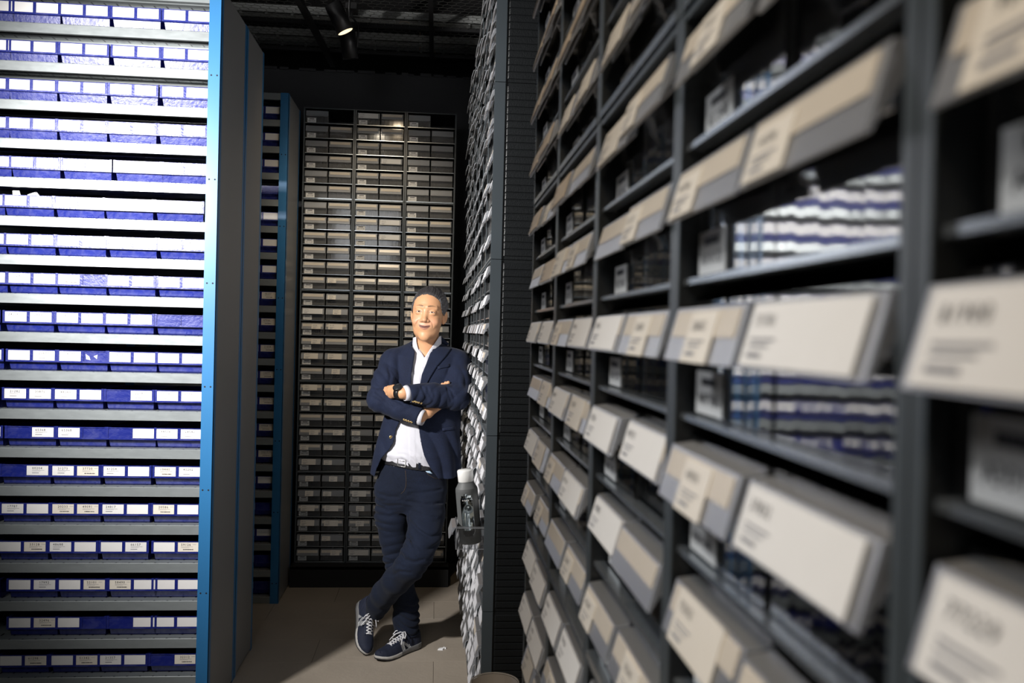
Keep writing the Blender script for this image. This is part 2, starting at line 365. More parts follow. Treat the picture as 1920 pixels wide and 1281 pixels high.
def number_mesh(num, style, y=-.0016, s=.0125, h=CH, seed=0):
    key = (num, style, s)
    if key not in _num:
        mb = MB(); rn = random.Random(num+style)
        x0 = rn.choice((.012, .016, .02)); z = h*.62
        text_into(mb, num, x0, z, s, y, M['ink'])
        mb.quad((x0, y, z-.0035), (x0+.045, y, z-.0035), (x0+.045, y, z-.0044), (x0, y, z-.0044), M['ink_grey'])
        mb.quad((x0, y, z-.0065), (x0+.03, y, z-.0065), (x0+.03, y, z-.0072), (x0, y, z-.0072), M['ink_grey'])
        if style == 'b':            # bar code row
            x = x0+.008
            for k in range(14):
                wd = rn.choice((.0009, .0016, .0024)); mb.quad((x, y, z-.0125), (x+wd, y, z-.0125), (x+wd, y, z-.0165), (x, y, z-.0165), M['ink']); x += wd+rn.choice((.0008, .0014))
            mb.quad((x0+.044, y, z+.006), (x0+.058, y, z+.006), (x0+.058, y, z+.0050), (x0+.044, y, z+.0050), M['ink_grey'])
        else:
            mb.quad((x0, y, z-.0125), (x0+.025, y, z-.0125), (x0+.025, y, z-.0152), (x0, y, z-.0152), M['ink_grey'])
        _num[key] = mb.mesh('number', None)
    return _num[key]
def make_bin(x, y, z, cards, label, group, cat='bin'):
    t = thing('storage_bin', label, cat, (x, y, z), 0, group)
    link('bin_body', BIN, t)
    for k, c in enumerate(cards):
        if c is None: continue
        cx = .0090 if k == 0 else bin_w/2+.0060
        cream = c.startswith('*'); c = c.lstrip('*')
        if c == 'torn':
            mb = MB(); mb.add([(.006, -.001, .028), (.02, -.001, .018), (.024, -.001, .005), (.008, -.001, .008)], [(0, 3, 2, 1)]); mb.add([(.036, -.001, .02), (.05, -.001, .026), (.048, -.001, .009)], [(0, 2, 1)])
            tag(link('torn_label', mb.mesh('torn_label', M['card']), t, (cx, -.0003, .0395)), 'scraps of a torn white label'); continue
        lc = link('label_card', CARDC if cream else CARD, t, (cx, -.0003, .0395))
        if c: link('printed_number', number_mesh(c, 'b' if cream else 'a'), lc)
    return t

def rack_unit(name, label, group, x0, x1, y0, y1, zs, top, mirror=False, posts=True):
    """x1 is the aisle end; shelves span x0..x1"""
    t = thing(name, label, 'shelving rack', (0, 0, 0), 0, group)
    for (px0, px1, sgn) in ((x1-.047, x1, 1), (x0, x0+.047, -1)):
        for yy, front in ((y0, True), (y1, False)):
            mb = MB(); a, b = (yy, yy+.0025) if front else (yy-.0025, yy)
            mb.box(px0, px1, a, b, 0, top, M['blue_post'])
            s0 = px1-.0025 if sgn > 0 else px0
            mb.box(s0, s0+.0025, min(a, b)-(.03 if not front else 0), max(a, b)+(.03 if front else 0), 0, top, M['blue_post'])
            z = .115
            while z < top:
                for dx in (.012, .034):
                    c = px0+dx; d = a-.0004 if front else b+.0004
                    q = [(c+.0036*math.cos(k*math.pi/4), d, z+.0036*math.sin(k*math.pi/4)) for k in range(8)]
                    mb.add(q, [tuple(range(8))], M['hole'])
                z += .405
            link('post', mb.mesh('post', None), t)
    for xx in (x1-.0015, x0): link('side_panel', MB().box(xx, xx+.0012, y0+.003, y1-.003, .01, top-.003).mesh('side_panel', M['grey_panel']), t)
    for z in zs:
        mb = MB(); a, b = x0+.03, x1-.036
        mb.box(a, b, y0+.003, y1-.003, z-.002, z, M['slotted'])
        fy = y0+.001
        mb.box(a, b, fy, fy+.002, z-.036, z-.0025, M['galv']); mb.prism([(fy, z-.0025), (fy+.0025, z), (fy+.0045, z), (fy+.0025, z-.0035)], a, b, M['galv']); mb.box(a, b, fy, fy+.014, z-.0375, z-.036, M['galv'])
        mb.box(a, b, y1-.003, y1-.001, z-.040, z, M['galv'])
        for k in range(3): mb.box(a, b, y0+.1+k*.1, y0+.115+k*.1, z-.014, z-.002, M['galv'])
        link('shelf', mb.mesh('shelf', None), t)
    return t
Y1, Y1m, Y2, Y3 = 3.4373, 3.8804, 4.2562, 4.94
ZS = [.1939+.1482*i for i in range(18)]
rack_unit('shelving_rack', 'blue and grey steel rack full of blue bins at left, front half', 'blue post racks', LR-1.22, LR, Y1, Y1m-.001, [.046]+ZS+[ZS[-1]+.1482], 2.892)
rack_unit('shelving_rack', 'rear half of the left blue rack, facing the second aisle', 'blue post racks', LR-1.22, LR, Y1m+.001, Y2, [.046]+ZS+[ZS[-1]+.1482], 2.892)
rack_unit('shelving_rack', 'second blue post rack seen behind the left rack', 'blue post racks', LR-.86, LR+.002, Y3, Y3+.40, [.04+.15*i for i in range(20)], 2.892)
_ = None; B = ''
rows = [  # left edges in the photo (px), cards of each bin; top shelf first
 ([20, 114, 207, 306], [(B, B)]*4), ([15, 109, 212, 303], [(B, B)]*4), ([13, 108, 202, 300], [(B, B)]*4), ([14, 108, 202, 295], [(B, B)]*4),
 ([20, 114, 215, 308], [(B, '24248'), ('30372', B), (B, B), (B, B)]), ([8, 102, 197, 289], [(B, B)]*4),
 ([13, 105, 200, 300], [(B, B), ('32375', '30502'), ('28286', '33402'), (B, '84700')]),
 ([15, 109, 201, 293], [('32427', '60145'), ('*20816', _), ('45283', '36727'), ('23183', '22733')]),
 ([5, 103, 198, 290], [('24006', '26691'), ('24577', '28063'), ('35736', '24762'), (_, _)]),
 ([12, 108, 203, 296], [(B, '20677'), ('28398', 'torn'), ('59256', '36897'), (B, '25340')]),
 ([4, 101, 195, 292], [('21282', '30875'), ('48260', B), (_, '22345'), ('22136', '17735')]),
 ([12, 106, 201, 294], [(_, '65368'), ('65368', _), (_, B), ('98576', '24542')]),
 ([1, 96, 190, 286], [(_, '00204'), ('21273', '*37720'), ('61254', B), ('*19440', '40202')]),
 ([2, 96, 190, 283], [('17787', B), ('*20233', '*49091'), ('24817', B), ('*20586', B)]),
 ([-3, 91, 185, 284], [(B, '*33128'), ('48688', B), (B, '66157'), (B, '*59126')]),
 ([13, 109, 202, 296], [(B, '17992'), (B, '*52101'), ('*58490', B), (B, B)]),
 ([17, 109, 200, 296], [(B, '*32496'), (B, _), (_, B), (B, B)]),
 ([-4, 94, 188, 278], [(B, '*61298'), (B, '*51342'), ('21357', B), (_, '*32312')])]
PX = 1/(FPX/Y1)*1.004
def cards_text(c):
    a, b = [(x if x is None else x.lstrip('*')) for x in c]
    n = [x for x in (a, b) if x and x != 'torn']
    if len(n) == 2: return f'cards {n[0]} and {n[1]}'
    if 'torn' in c: return f'card {n[0]} and a torn label'
    if len(n) == 1:
        o = b if a == n[0] else a
        return f'card {n[0]} and a '+('bare slot' if o is None else 'blank card')
    if a is None and b is None: return 'two empty card slots'
    if a is None or b is None: return 'one blank white card'
    return 'two blank white cards'
rnd = random.Random(11)
for r, (xs, cs) in enumerate(rows):
    i = 17-r; z = ZS[i]+.0005; setback = .008+.014*r/17+rnd.uniform(-.003, .003)
    for k in range(-1, 4):
        if k == -1:
            if r == 16: continue
            c = (B, B) if r != 10 else (_, B); wx = at(xs[0], 600, Y1+setback)[0]-bin_w-.004-rnd.uniform(0, .004)
            pos = 'fifth from post'
        else:
            c = cs[k]
            zz = z+.05; d = at(xs[k], 1235-(i*71.0), Y1+setback); wx = d[0]
            pos = f'{("fourth", "third", "second", "first")[k]} from post'
        if k == 3: wx = min(wx, LR-.038-bin_w)
        if k >= 0 and k < 3:
            nx = at(xs[k+1], 1235-(i*71.0), Y1+setback)[0]
            wx = min(wx, nx-bin_w-.001)
        o = make_bin(wx, Y1+setback, z, c, f'blue bin with {cards_text(c)}, {pos}, {ORD[r+1]} shelf down', 'blue bins on the left rack')
        if k == -1: rows[r] = rows[r]
# crumpled packets lying in one bin
mb = MB(); x0, _y, z0 = at(12, 372, Y1+.06)
for k, (dx, w_, h_, an) in enumerate(((0, .035, .045, .2), (.03, .03, .030, -.3), (.052, .05, .036, .5), (.09, .055, .02, 0), (.045, .03, .05, -.1))):
    c, s_ = math.cos(an), math.sin(an); yy = .012*k
    q = [(x0+.03+dx+u*c-v*s_, Y1+.05+yy, z0-.02+u*s_+v*c) for u, v in ((0, 0), (w_, 0), (w_*.9, h_), (w_*.2, h_*1.1))]
    mb.hexa([q[0], q[1], (q[1][0], q[1][1]+.004, q[1][2]), (q[0][0], q[0][1]+.004, q[0][2]), q[3], q[2], (q[2][0], q[2][1]+.004, q[2][2]), (q[3][0], q[3][1]+.004, q[3][2])])
tag(link('paper_packets', mb.mesh('paper_packets', M['paper'])), 'crumpled white packets sticking out of a blue bin, sixth shelf', 'packets', None, 'stuff')
# second rack
back_cards = [B, B, B, None, B, B, B, '*48207', '*47066', '*21668', '*14477', '*30214', '*39068', '*39217', B, None, B, None, None, B]
for q_ in range(19):
    i = 18-q_; c = back_cards[q_] if q_ < len(back_cards) else B
    if q_ == 3: c = None
    z = .04+.15*i+.0005
    t2 = c.lstrip('*') if c else ''
    lab = f'card {t2}' if t2 else ('a blank card' if c == B else 'an empty card slot')
    make_bin(LR-.042-bin_w, Y3+.03, z, (B, c), f'shaded blue bin with {lab}, {ORD[q_+1]} shelf down, second rack', 'blue bins on the second rack')
# bins seen through the left rack, standing on its rear half
for i in (8, 9, 12, 13):
    for k in range(4):
        z = ZS[i]+.0005
        o = link('storage_bin', None, None, (LR-.06-k*.2, Y2-.02, z), math.pi)
        tag(o, f'blue bin on rear side of left rack, {ORD[k+1]} from post, {ORD[18-i]} shelf down', 'bin', 'blue bins on the rear side')
        link('bin_body', BIN, o)

# ================================================================ CLEAR DRAWER CABINETS
MH = .5598; RP = .0917; RZ = .009          # module height, row pitch, first row
REC = .016                                 # drawer fronts sit this far behind the cabinet face
MD = .33
def module_meshes(W):
    e = M['charcoal_edge']; c = M['charcoal']; out = {}
    # side panel with moulded horizontal ribs outside (x < 0 side drawn at x = 0)
    def side(sgn):
        mb = MB(); xo = 0 if sgn < 0 else W; xi = xo-sgn*.009; lo, hi = min(xo, xi), max(xo, xi)
        xs = xo-sgn*.0035
        mb.box(min(xi, xs), max(xi, xs), .034, MD, .001, MH-.001, c)
        xm = xo-sgn*.0045; mb.box(min(xo, xm), max(xo, xm), 0, .034, .001, MH-.001, e)
        mb.box(min(xi, xm), max(xi, xm), .0012, .034, .001, MH-.001, c); mb.box(min(xi, xm), max(xi, xm), 0, .0012, .001, MH-.001, e)
        n = 24; p = (MH-.02)/n
        for k in range(n):
            z = .010+k*p
            mb.hexa([(xs, .040, z+.001), (xo-sgn*.0006, .043, z+.0025), (xo-sgn*.0006, MD-.004, z+.0025), (xs, MD, z+.001),
                     (xs, .040, z+p-.0015), (xo, .043, z+p-.003), (xo, MD-.004, z+p-.003), (xs, MD, z+p-.0015)], c)
        return mb.mesh('side_panel', None)
    out['side_panel'] = (side(-1), side(1))
    out['top_panel'] = MB().box(.009, W-.009, .001, .006, MH-.006, MH-.0012, e).box(.009, W-.009, .006, MD, MH-.006, MH-.0012, c).mesh('top_panel', None)
    mb = MB().box(.009, W-.009, .016, MD, .0012, .007, c); mb.box(.009, W-.009, -.001, .016, .0015, .0085, M['rail'])
    out['bottom_panel'] = mb.mesh('bottom_panel', None)
    out['back_panel'] = MB().box(.009, W-.009, MD-.003, MD, .007, MH-.006).mesh('back_panel', c)
    mb = MB().box(.009, W-.009, .016, MD-.01, -.002, 0, c); mb.box(.009, W-.009, .0045, .016, -.0030, .0008, M['rail'])
    out['shelf_rail'] = mb.mesh('shelf_rail', None)
    out['divider'] = MB().box(W/2-.0012, W/2+.0012, .03, MD-.003, .007, MH-.006).mesh('centre_divider', c)
    return out
def place_module(mm, base, rz, label, group):
    t = thing('drawer_cabinet', label, 'cabinet', base, rz, group)
    for s in mm['side_panel']: link('side_panel', s, t)
    for k in ('top_panel', 'bottom_panel', 'back_panel'): link(k, mm[k], t)
    for r in range(1, 6): link('shelf_rail', mm['shelf_rail'], t, (0, 0, RZ+r*RP))
    return t
# drawer: origin = front lower left corner of its compartment at the cabinet face
DW, DH = .1365, .079
def drawer_meshes(fm='clear'):
    W, H = DW, DH; out = {}
    mb = MB(); f = REC; c = M[fm]; s = M['clear_side']
    # front wall with thickness, sides, back, bottom
    mb.box(0, W, f, f+.002, .0, H-.004, c)
    mb.quad((0, f+.002, 0), (0, MD-.04, 0), (0, MD-.04, H-.006), (0, f+.002, H-.006), s); mb.quad((W, f+.002, 0), (W, MD-.04, 0), (W, MD-.04, H-.006), (W, f+.002, H-.006), s)
    mb.quad((0, f+.002, .0015), (W, f+.002, .0015), (W, MD-.04, .0015), (0, MD-.04, .0015), s); mb.quad((0, MD-.04, 0), (W, MD-.04, 0), (W, MD-.04, H-.006), (0, MD-.04, H-.006), s)
    for x0, x1 in ((0, .003), (W-.003, W)): mb.box(x0, x1, f, MD-.04, H-.007, H-.005, s)
    out['drawer_body'] = mb.mesh('drawer_body', None)
    # label flap: short ledge, then a slanted plate
    T = (.003, H-.009); Bm = (-.0065, H-.043); t = .0022
    mb = MB(); x0, x1 = .002, W-.002
    mb.prism([(f+.002, H-.007), (T[0], T[1]), (T[0], T[1]-t), (f+.002, H-.007-t)], x0, x1)
    mb.prism([(T[0], T[1]), (Bm[0], Bm[1]), (Bm[0]+t, Bm[1]-.0005), (T[0]+t, T[1]-t)], x0, x1)
    mb.prism([(T[0]+.006, T[1]-t), (T[0]+.002, T[1]-.024), (T[0]+.0035, T[1]-.025), (T[0]+.0075, T[1]-t)], x0+.004, x1-.004)
    for xx in (x0, x1-.002): mb.add([(xx, f, H-.009), (xx, T[0], T[1]-t), (xx, Bm[0]+.002, Bm[1]), (xx+.002, f, H-.009), (xx+.002, T[0], T[1]-t), (xx+.002, Bm[0]+.002, Bm[1])], [(0, 1, 2), (5, 4, 3), (0, 3, 4, 1), (1, 4, 5, 2), (2, 5, 3, 0)])
    out['label_flap'] = mb.mesh('label_flap', M['flap'])
    ins = MB()
    for k in range(1, 5): ins.box(W*k/5-.0006, W*k/5+.0006, f+.003, MD-.05, .003, H-.028)
    out['inserts'] = ins.mesh('inserts', M['clear_side'])
    return out, T, Bm
DM, _T, _B = drawer_meshes(); DMN = drawer_meshes('clear_near')[0]
_tv = Vector((0, _B[0]-_T[0], _B[1]-_T[1])); _tl = _tv.length; _tilt = math.atan2(-(_B[0]-_T[0]), -(_B[1]-_T[1]))
_cc = {}
def flap_card(x0, x1, u0, u1, num=None, cream=True, seed=0, mname=None, two=False):
    """card on the slanted flap; u measured down from the top edge"""
    key = (round(x0, 4), round(x1, 4), u0, u1, num, cream, mname)
    if key in _cc: return _cc[key]
    mb = MB(); y = -.0013
    m = M[mname] if mname else M['cream' if cream else 'card']
    mb.box(x0, x1, -.0008, .0, -u1, -u0, m)
    if num:
        h = u1-u0; k = min(.0085, h*.32)
        text_into(mb, num, x0+.008, -u0-h*.20-k*.62, k, y, M['ink_soft'])
        for a, l in ((.56, .030), (.66, .024)): mb.quad((x0+.008, y, -u0-h*a), (x0+.008+l, y, -u0-h*a), (x0+.008+l, y, -u0-h*(a+.035)), (x0+.008, y, -u0-h*(a+.035)), M['ink_grey'])
        mb.quad((x0+.008, y, -u0-h*.79), (x0+.026, y, -u0-h*.79), (x0+.026, y, -u0-h*.86), (x0+.008, y, -u0-h*.86), M['ink_grey'])
    _cc[key] = mb.mesh('label_card', None); return _cc[key]
def sticker_mesh(code):
    key = ('st', code)
    if key not in _cc:
        mb = MB(); mb.box(0, .052, -.0006, 0, 0, .028, M['card']); y = -.0010
        x = .012
        for ch in range(5): mb.quad((x, y, .019), (x+.0052, y, .019), (x+.0052, y, .0235), (x, y, .0235), M['ink']); x += .0058
        text_into(mb, code, .006, .0065, .0105, y, M['ink'], .55)
        _cc[key] = mb.mesh('shelf_sticker', None)
    return _cc[key]
codes = ['A30104F', 'A30105A', 'A30106C', 'A31204B', 'A31015D', 'A40718G']
PARTSM = {}
def parts_mesh(kind, fill, seed):
    key = (kind, fill, seed)
    if key not in PARTSM:
        rn = random.Random(seed); mb = MB(); m = M['parts'] if kind else M['parts_grey']
        for k in range(22):
            x = rn.uniform(.012, DW-.03); y = REC+rn.uniform(.012, .2); s = rn.uniform(.008, .02); z = rn.uniform(.002, fill*DH); a = rn.uniform(0, 3)
            c, q = math.cos(a)*s, math.sin(a)*s; h = rn.uniform(.004, .014)
            mb.hexa([(x-c*.5, y, z), (x+c*.5, y-q*.3, z), (x+c*.5, y+s, z+.002), (x-c*.4, y+s, z), (x-c*.4, y, z+h), (x+c*.4, y, z+h*.8), (x+c*.5, y+s*.8, z+h), (x-c*.4, y+s, z+h*.7)])
        PARTSM[key] = mb.mesh('small_parts', m)
    return PARTSM[key]
def make_drawer(frame, x, z, pull, label, group, rn, near=False, left=True, style=None, number=None, code=None, inserts=False, dull=False, aged=False):
    """frame = (base, rz) of the cabinet; x, z local to it"""
    base, rz = frame; c, s = math.cos(rz), math.sin(rz); lx, ly = x, -pull
    loc = (base[0]+lx*c-ly*s, base[1]+lx*s+ly*c, base[2]+z)
    t = link('drawer', None, None, loc, rz); tag(t, label, 'drawer', group)
    link('drawer_body', (DMN if near else DM)['drawer_body'], t)
    fl = link('label_flap', DM['label_flap'], t)
    def on_flap(me, name, push=0):
        if dull and name == 'label_card':
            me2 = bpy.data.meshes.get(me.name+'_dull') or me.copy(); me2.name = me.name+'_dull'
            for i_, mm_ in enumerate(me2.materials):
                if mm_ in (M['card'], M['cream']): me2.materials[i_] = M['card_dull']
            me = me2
        o = link(name, me, fl, (0, _T[0]-.0003-push, _T[1]-.0006)); o.rotation_euler = (-_tilt, 0, 0); return o
    if style and 'strip' in style: on_flap(flap_card(.008, DW-.008, .002, .019, None, True, mname='strip'), 'paper_strip')
    if style and 'half' in style: on_flap(flap_card(.01, .06, .006, .034, number), 'label_card', .0009)
    if style and 'mid' in style: on_flap(flap_card(.045, .095, .003, .035, number), 'label_card', .0009)
    if style and 'wide' in style: on_flap(flap_card(.02, .105, .0, .035, number), 'label_card', .0009)
    if style and 'full' in style: on_flap(flap_card(.008, DW-.01, .001, .033, number, False, mname='warm_card' if aged else None), 'label_card', .0009)  # aged only picks the card colour toned for warm light
    if style and 'right' in style: on_flap(flap_card(.062, .118, .004, .034, number), 'label_card', .0009)
    if code: link('shelf_sticker', sticker_mesh(code), t, (.008, REC-.0004, .001))
    if inserts: link('inserts', DM['inserts'], t)
    return t
def nums(rn): return ''.join(rn.choice('0123456789') for _ in range(5))
STYLES = {'strip': 'with aged paper strip', 'half': 'with small white card', 'mid': 'with centred white card', 'wide': 'with wide white card', 'full': 'with full white card', 'right': 'with card at right', '': 'without card'}
def sty_text(st):
    k = [s for s in st.split('+') if s != 'strip'] or [st]
    return STYLES.get(k[0], 'with aged paper strip')

# ---- cabinet wall at the back
ZA = .1224
XB, WB, DB = -.842, .3119, 5.3475
mm_back = module_meshes(WB-.002)
COLN = ['left', 'middle', 'right']
rn = random.Random(5)
tiers = ['bottom', 'second', 'middle', 'fourth', 'top']
for ci in range(3):
    for k in range(5):
        base = (XB+ci*WB, DB, ZA+k*MH)
        place_module(mm_back, base, 0, f'dark six-row cabinet frame, {tiers[k]} tier of {COLN[ci]} column, back wall', 'cabinets at the back wall')
        for r in range(6):
            row = 30-(k*6+r)                 # from the top
            for side in (0, 1):
                if row == 1 and side == 1 and ci != 1: continue      # empty compartments at the very top
                x = .0105+side*((WB-.002)/2-.0105)+.002
                if row < 12: st = 'strip' if (side == 1 or row > 7) else ''
                else: st = rn.choice(['strip+half', 'strip+mid', 'mid', 'wide', 'strip', 'strip+wide', 'full', 'half', 'strip+right'])
                if ci == 2 and row < 7: st = ''
                if ci == 1 and row < 19: st = 'strip' if rn.random() < .7 else 'full'
                num = nums(rn) if st not in ('', 'strip') else None
                wcard = 'bare clear drawer' if st == '' else ('clear drawer '+sty_text(st))
                lab = f'{wcard}, {("left", "right")[side]} in {ORD[row]} row of {COLN[ci]} column, back cabinets'
                make_drawer((base, 0), x, RZ+r*RP+.002, rn.uniform(-.004, .004), lab, 'clear drawers in the back cabinets', rn,
                            style=st, number=num, code=codes[(row*7+ci) % 6] if side == 0 else None, inserts=row < 14 or rn.random() < .4)
                if (row > 10 and rn.random() < .32) or (ci == 1 and row < 4):
                    o = link('small_parts', parts_mesh(int(rn.random() < .4), .35, rn.randint(0, 5)), None, (base[0]+x, base[1], base[2]+RZ+r*RP+.004))
                    tag(o, f'loose small parts in {("left", "right")[side]} drawer, {ORD[row]} row of {COLN[ci]} column, back cabinets', 'parts', 'small parts in the back drawers', 'stuff')
# plinth
pl = thing('cabinet_plinth', 'black plinth under the back cabinets', 'plinth', (XB, DB-.10, 0))
link('plinth_board', MB().box(-.01, 3*WB+.01, 0, .02, 0, ZA-.002).mesh('plinth_board', M['black']), pl)
link('plinth_top', MB().box(-.01, 3*WB+.01, 0, .42, ZA-.014, ZA-.002).mesh('plinth_top', M['black']), pl)

# ---- long cabinet row on the right: near block and far block, faces along x = L
XL = .164
WR = .3027
mm_r = module_meshes(WR-.0015)
RZ90 = -math.pi/2
def row_block(y_start, ncol, z0, who, detailed, group_c, group_d, seed):
    """columns from far to near: y_start is the far edge of the first column"""
    rn = random.Random(seed)
    for c in range(ncol):
        for k in range(5):
            base = (XL, y_start-c*WR, z0+k*MH)
            place_module(mm_r, base, RZ90, f'dark cabinet frame, {tiers[k]} tier, {ORD[c+1]} column from the far end, {who}', group_c)
            yield c, k, base
# near block: columns numbered from its far end
YN = 1.4938; ZN = .1132
rn = random.Random(21)
near_styles = ['strip', 'strip+half', 'full', 'wide', 'strip+mid', 'strip+wide', 'full', 'strip+full', 'strip+half', 'full']
for c, k, base in row_block(YN, 5, ZN, 'right foreground', True, 'cabinets in the right foreground', '', 1):
    far = YN-c*WR; near = far-WR
    for r in range(6):
        z = base[2]+RZ+r*RP
        # only what the picture can show
        if abs(z+.04-1.57) > .42*far+.10: continue
        row = k*6+r+1
        for side in (0, 1):
            x = .0105+side*((WR-.0015)/2-.0105)+.002
            st = rn.choice(near_styles)
            if z > 1.72: st = rn.choice(['full', 'full', 'strip+full', 'wide'])
            num = nums(rn)
            if st == 'strip': num = None
            lab = f'clear drawer {sty_text(st)}, {("far", "near")[side]} one, {ORD[31-row]} row of {ORD[c+1]} column, right foreground'
            p = rn.uniform(-.003, .006)
            make_drawer((base, RZ90), x, RZ+r*RP+.002, p, lab, 'clear drawers in the right foreground', rn, near=True, style=st, number=num,
                        code=codes[(row*5+c) % 6] if side == 0 else None, inserts=(c < 4 and z > 1.2 and rn.random() < .8), aged=z > 1.60)  # high cards get the browner tone that stands for warm light
            if z < 1.40 and rn.random() < .8:
                o = link('small_parts', parts_mesh(1 if rn.random() < .75 else 0, .72, rn.randint(0, 5)), None, (XL, base[1]-x, z+.004), RZ90)
                tag(o, f'brown small parts in {("far", "near")[side]} drawer, {ORD[31-row]} row of {ORD[c+1]} column, right foreground', 'parts', 'small parts in the foreground drawers', 'stuff')
# plinth under the near block
link_pl = tag(link('cabinet_plinth', MB().box(XL+.03, XL+MD, YN-5*WR, YN, 0, ZN-.001).mesh('cabinet_plinth', M['black'])), 'black plinth under the right foreground cabinets', 'plinth')
# far block
YM = 2.7051; NF = 8; ZM = .1224
YF = YM+NF*WR
rn = random.Random(33)
stuff_body = MB(); stuff_flap = MB(); stuff_card = MB()
for c, k, base in row_block(YF, NF, ZM, 'cabinets behind the man', True, 'cabinets of the far row', '', 2):
    nearcol = c == NF-1
    for r in range(6):
        row = 30-(k*6+r); z = base[2]+RZ+r*RP
        for side in (0, 1):
            if nearcol and k == 1 and r == 2 and side == 1: continue        # the pulled-out drawer, below
            x = .0105+side*((WR-.0015)/2-.0105)+.002
            pull = rn.uniform(-.004, .014); st = rn.choice(['full', 'strip+full', 'wide', 'strip+half', 'full', 'full'])
            if nearcol and .45 < z < 2.75:
                lab = f'clear drawer {sty_text(st)}, {("far", "near")[side]} one, {ORD[row]} row, ribbed end of far cabinets'
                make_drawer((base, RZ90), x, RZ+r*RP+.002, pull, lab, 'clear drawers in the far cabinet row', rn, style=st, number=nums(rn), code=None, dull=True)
            else:
                # world: local x -> -Y, local y -> +X
                def W_(lx, ly, lz): return (base[0]+ly-pull, base[1]-(x+lx), z+.002+lz)
                T, Bm = _T, _B; t = .002
                stuff_body.quad(W_(0, REC, 0), W_(DW, REC, 0), W_(DW, REC, DH-.004), W_(0, REC, DH-.004))
                a, b = .002, DW-.002
                pts = lambda xx: [W_(xx, REC, DH-.002), W_(xx, T[0], T[1]), W_(xx, Bm[0], Bm[1]), W_(xx, Bm[0]+t, Bm[1]), W_(xx, T[0]+t, T[1]-t), W_(xx, REC, DH-.004)]
                stuff_flap.add(pts(a)+pts(b), [(i, i+6, (i+1) % 6+6, (i+1) % 6) for i in range(6)]+[(0, 1, 4, 5), (1, 2, 3, 4), (11, 10, 7, 6), (10, 9, 8, 7)])
                ca, cb = rn.choice([(.008, DW-.01), (.01, .07), (.03, .11)]); d = .0012
                n0, n1 = .06, .97
                pp = lambda xx, u: W_(xx, T[0]+(Bm[0]-T[0])*u-d, T[1]+(Bm[1]-T[1])*u)
                stuff_card.add([pp(ca, n0), pp(cb, n0), pp(cb, n1), pp(ca, n1)], [(0, 1, 2, 3)])
sd = thing('drawer_bank', 'rest of the small clear drawers along the far cabinet row', 'drawers', (0, 0, 0)); sd['kind'] = 'stuff'
tag(link('drawer_fronts', stuff_body.mesh('drawer_fronts', M['clear']), sd), kind='stuff')
tag(link('label_flaps', stuff_flap.mesh('label_flaps', M['flap']), sd), kind='stuff')
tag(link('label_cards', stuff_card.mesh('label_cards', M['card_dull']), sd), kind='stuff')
tag(link('cabinet_plinth', MB().box(XL+.012, XL+MD, YM, YF, 0, ZM-.001).mesh('cabinet_plinth', M['charcoal'])), 'dark plinth under the far cabinet row', 'plinth')

# ---- pulled-out drawer with the water bottle
pull = .105
base = (XL, YF-(NF-1)*WR, ZM+MH); r = 2; x = .0105+((WR-.0015)/2-.0105)+.002
PD = make_drawer((base, RZ90), x, RZ+r*RP+.002, pull, 'clear drawer pulled out of the far row, holding the grey bottle', None, rn, style='', number=None)
_rim = MB()
for yy in (0, DW-.003): _rim.box(yy, yy+.003, REC+.002, MD-.05, DH-.012, DH-.006)
_rim.box(0, DW, REC, REC+.003, DH-.012, DH-.004); _rim.box(0, DW, REC, REC+.003, 0, .003)
for yy in (0, DW-.002): _rim.box(yy, yy+.002, REC+.002, MD-.05, 0, .003); _rim.box(yy, yy+.0025, REC, REC+.003, 0, DH-.006)
link('rim', _rim.mesh('rim', M['flap']), PD)
bx = XL+REC-pull+.012+.040; by = base[1]-x-DW/2+.012; bz = base[2]+RZ+r*RP+.002+.004
bt = thing('water_bottle', 'grey sleeved glass water bottle with white cap, standing in a pulled-out drawer', 'bottle', (bx, by, bz))
bt.rotation_euler = (Matrix.Rotation(math.radians(-6), 3, 'Y') @ Matrix.Rotation(math.radians(-97), 3, 'Z')).to_euler()
rb = .0365; N_ = 48
# silicone sleeve with an arched window cut out
prof = [(rb-.004, 0), (rb, .004), (rb, .172), (rb-.001, .180), (rb-.011, .197), (rb-.0135, .205)]
zs_ = [0, .004]+[.004+.006*i for i in range(1, 30)]+[.180, .186, .192, .197, .205]
def rad(z):
    for (r0, z0), (r1, z1) in zip(prof, prof[1:]):
        if z <= z1+1e-9: return r0+(r1-r0)*(z-z0)/(z1-z0)
    return prof[-1][0]
def in_window(a, z):
    if abs(a) > 1.6: a = (abs(a)-math.pi)
    hw = .62; zc0, zc1 = .048, .140
    if z < zc0: return (a/hw)**2+((z-zc0)/.022)**2 < 1
    if z > zc1: return (a/hw)**2+((z-zc1)/.024)**2 < 1
    return abs(a) < hw
mb = MB(); NA = 96; ring = {}
for i, z in enumerate(zs_):
    for j in range(NA):
        a = 2*math.pi*j/NA
        for q, th in enumerate((0, .0022)): rr = rad(z)-th; mb.v.append((rr*math.cos(a), rr*math.sin(a), z))
idx = lambda i, j, q: (i*NA+(j % NA))*2+q
keep = [[not in_window(((2*math.pi*(j+.5)/NA+math.pi) % (2*math.pi))-math.pi, (zs_[i]+zs_[i+1])/2) for j in range(NA)] for i in range(len(zs_)-1)]
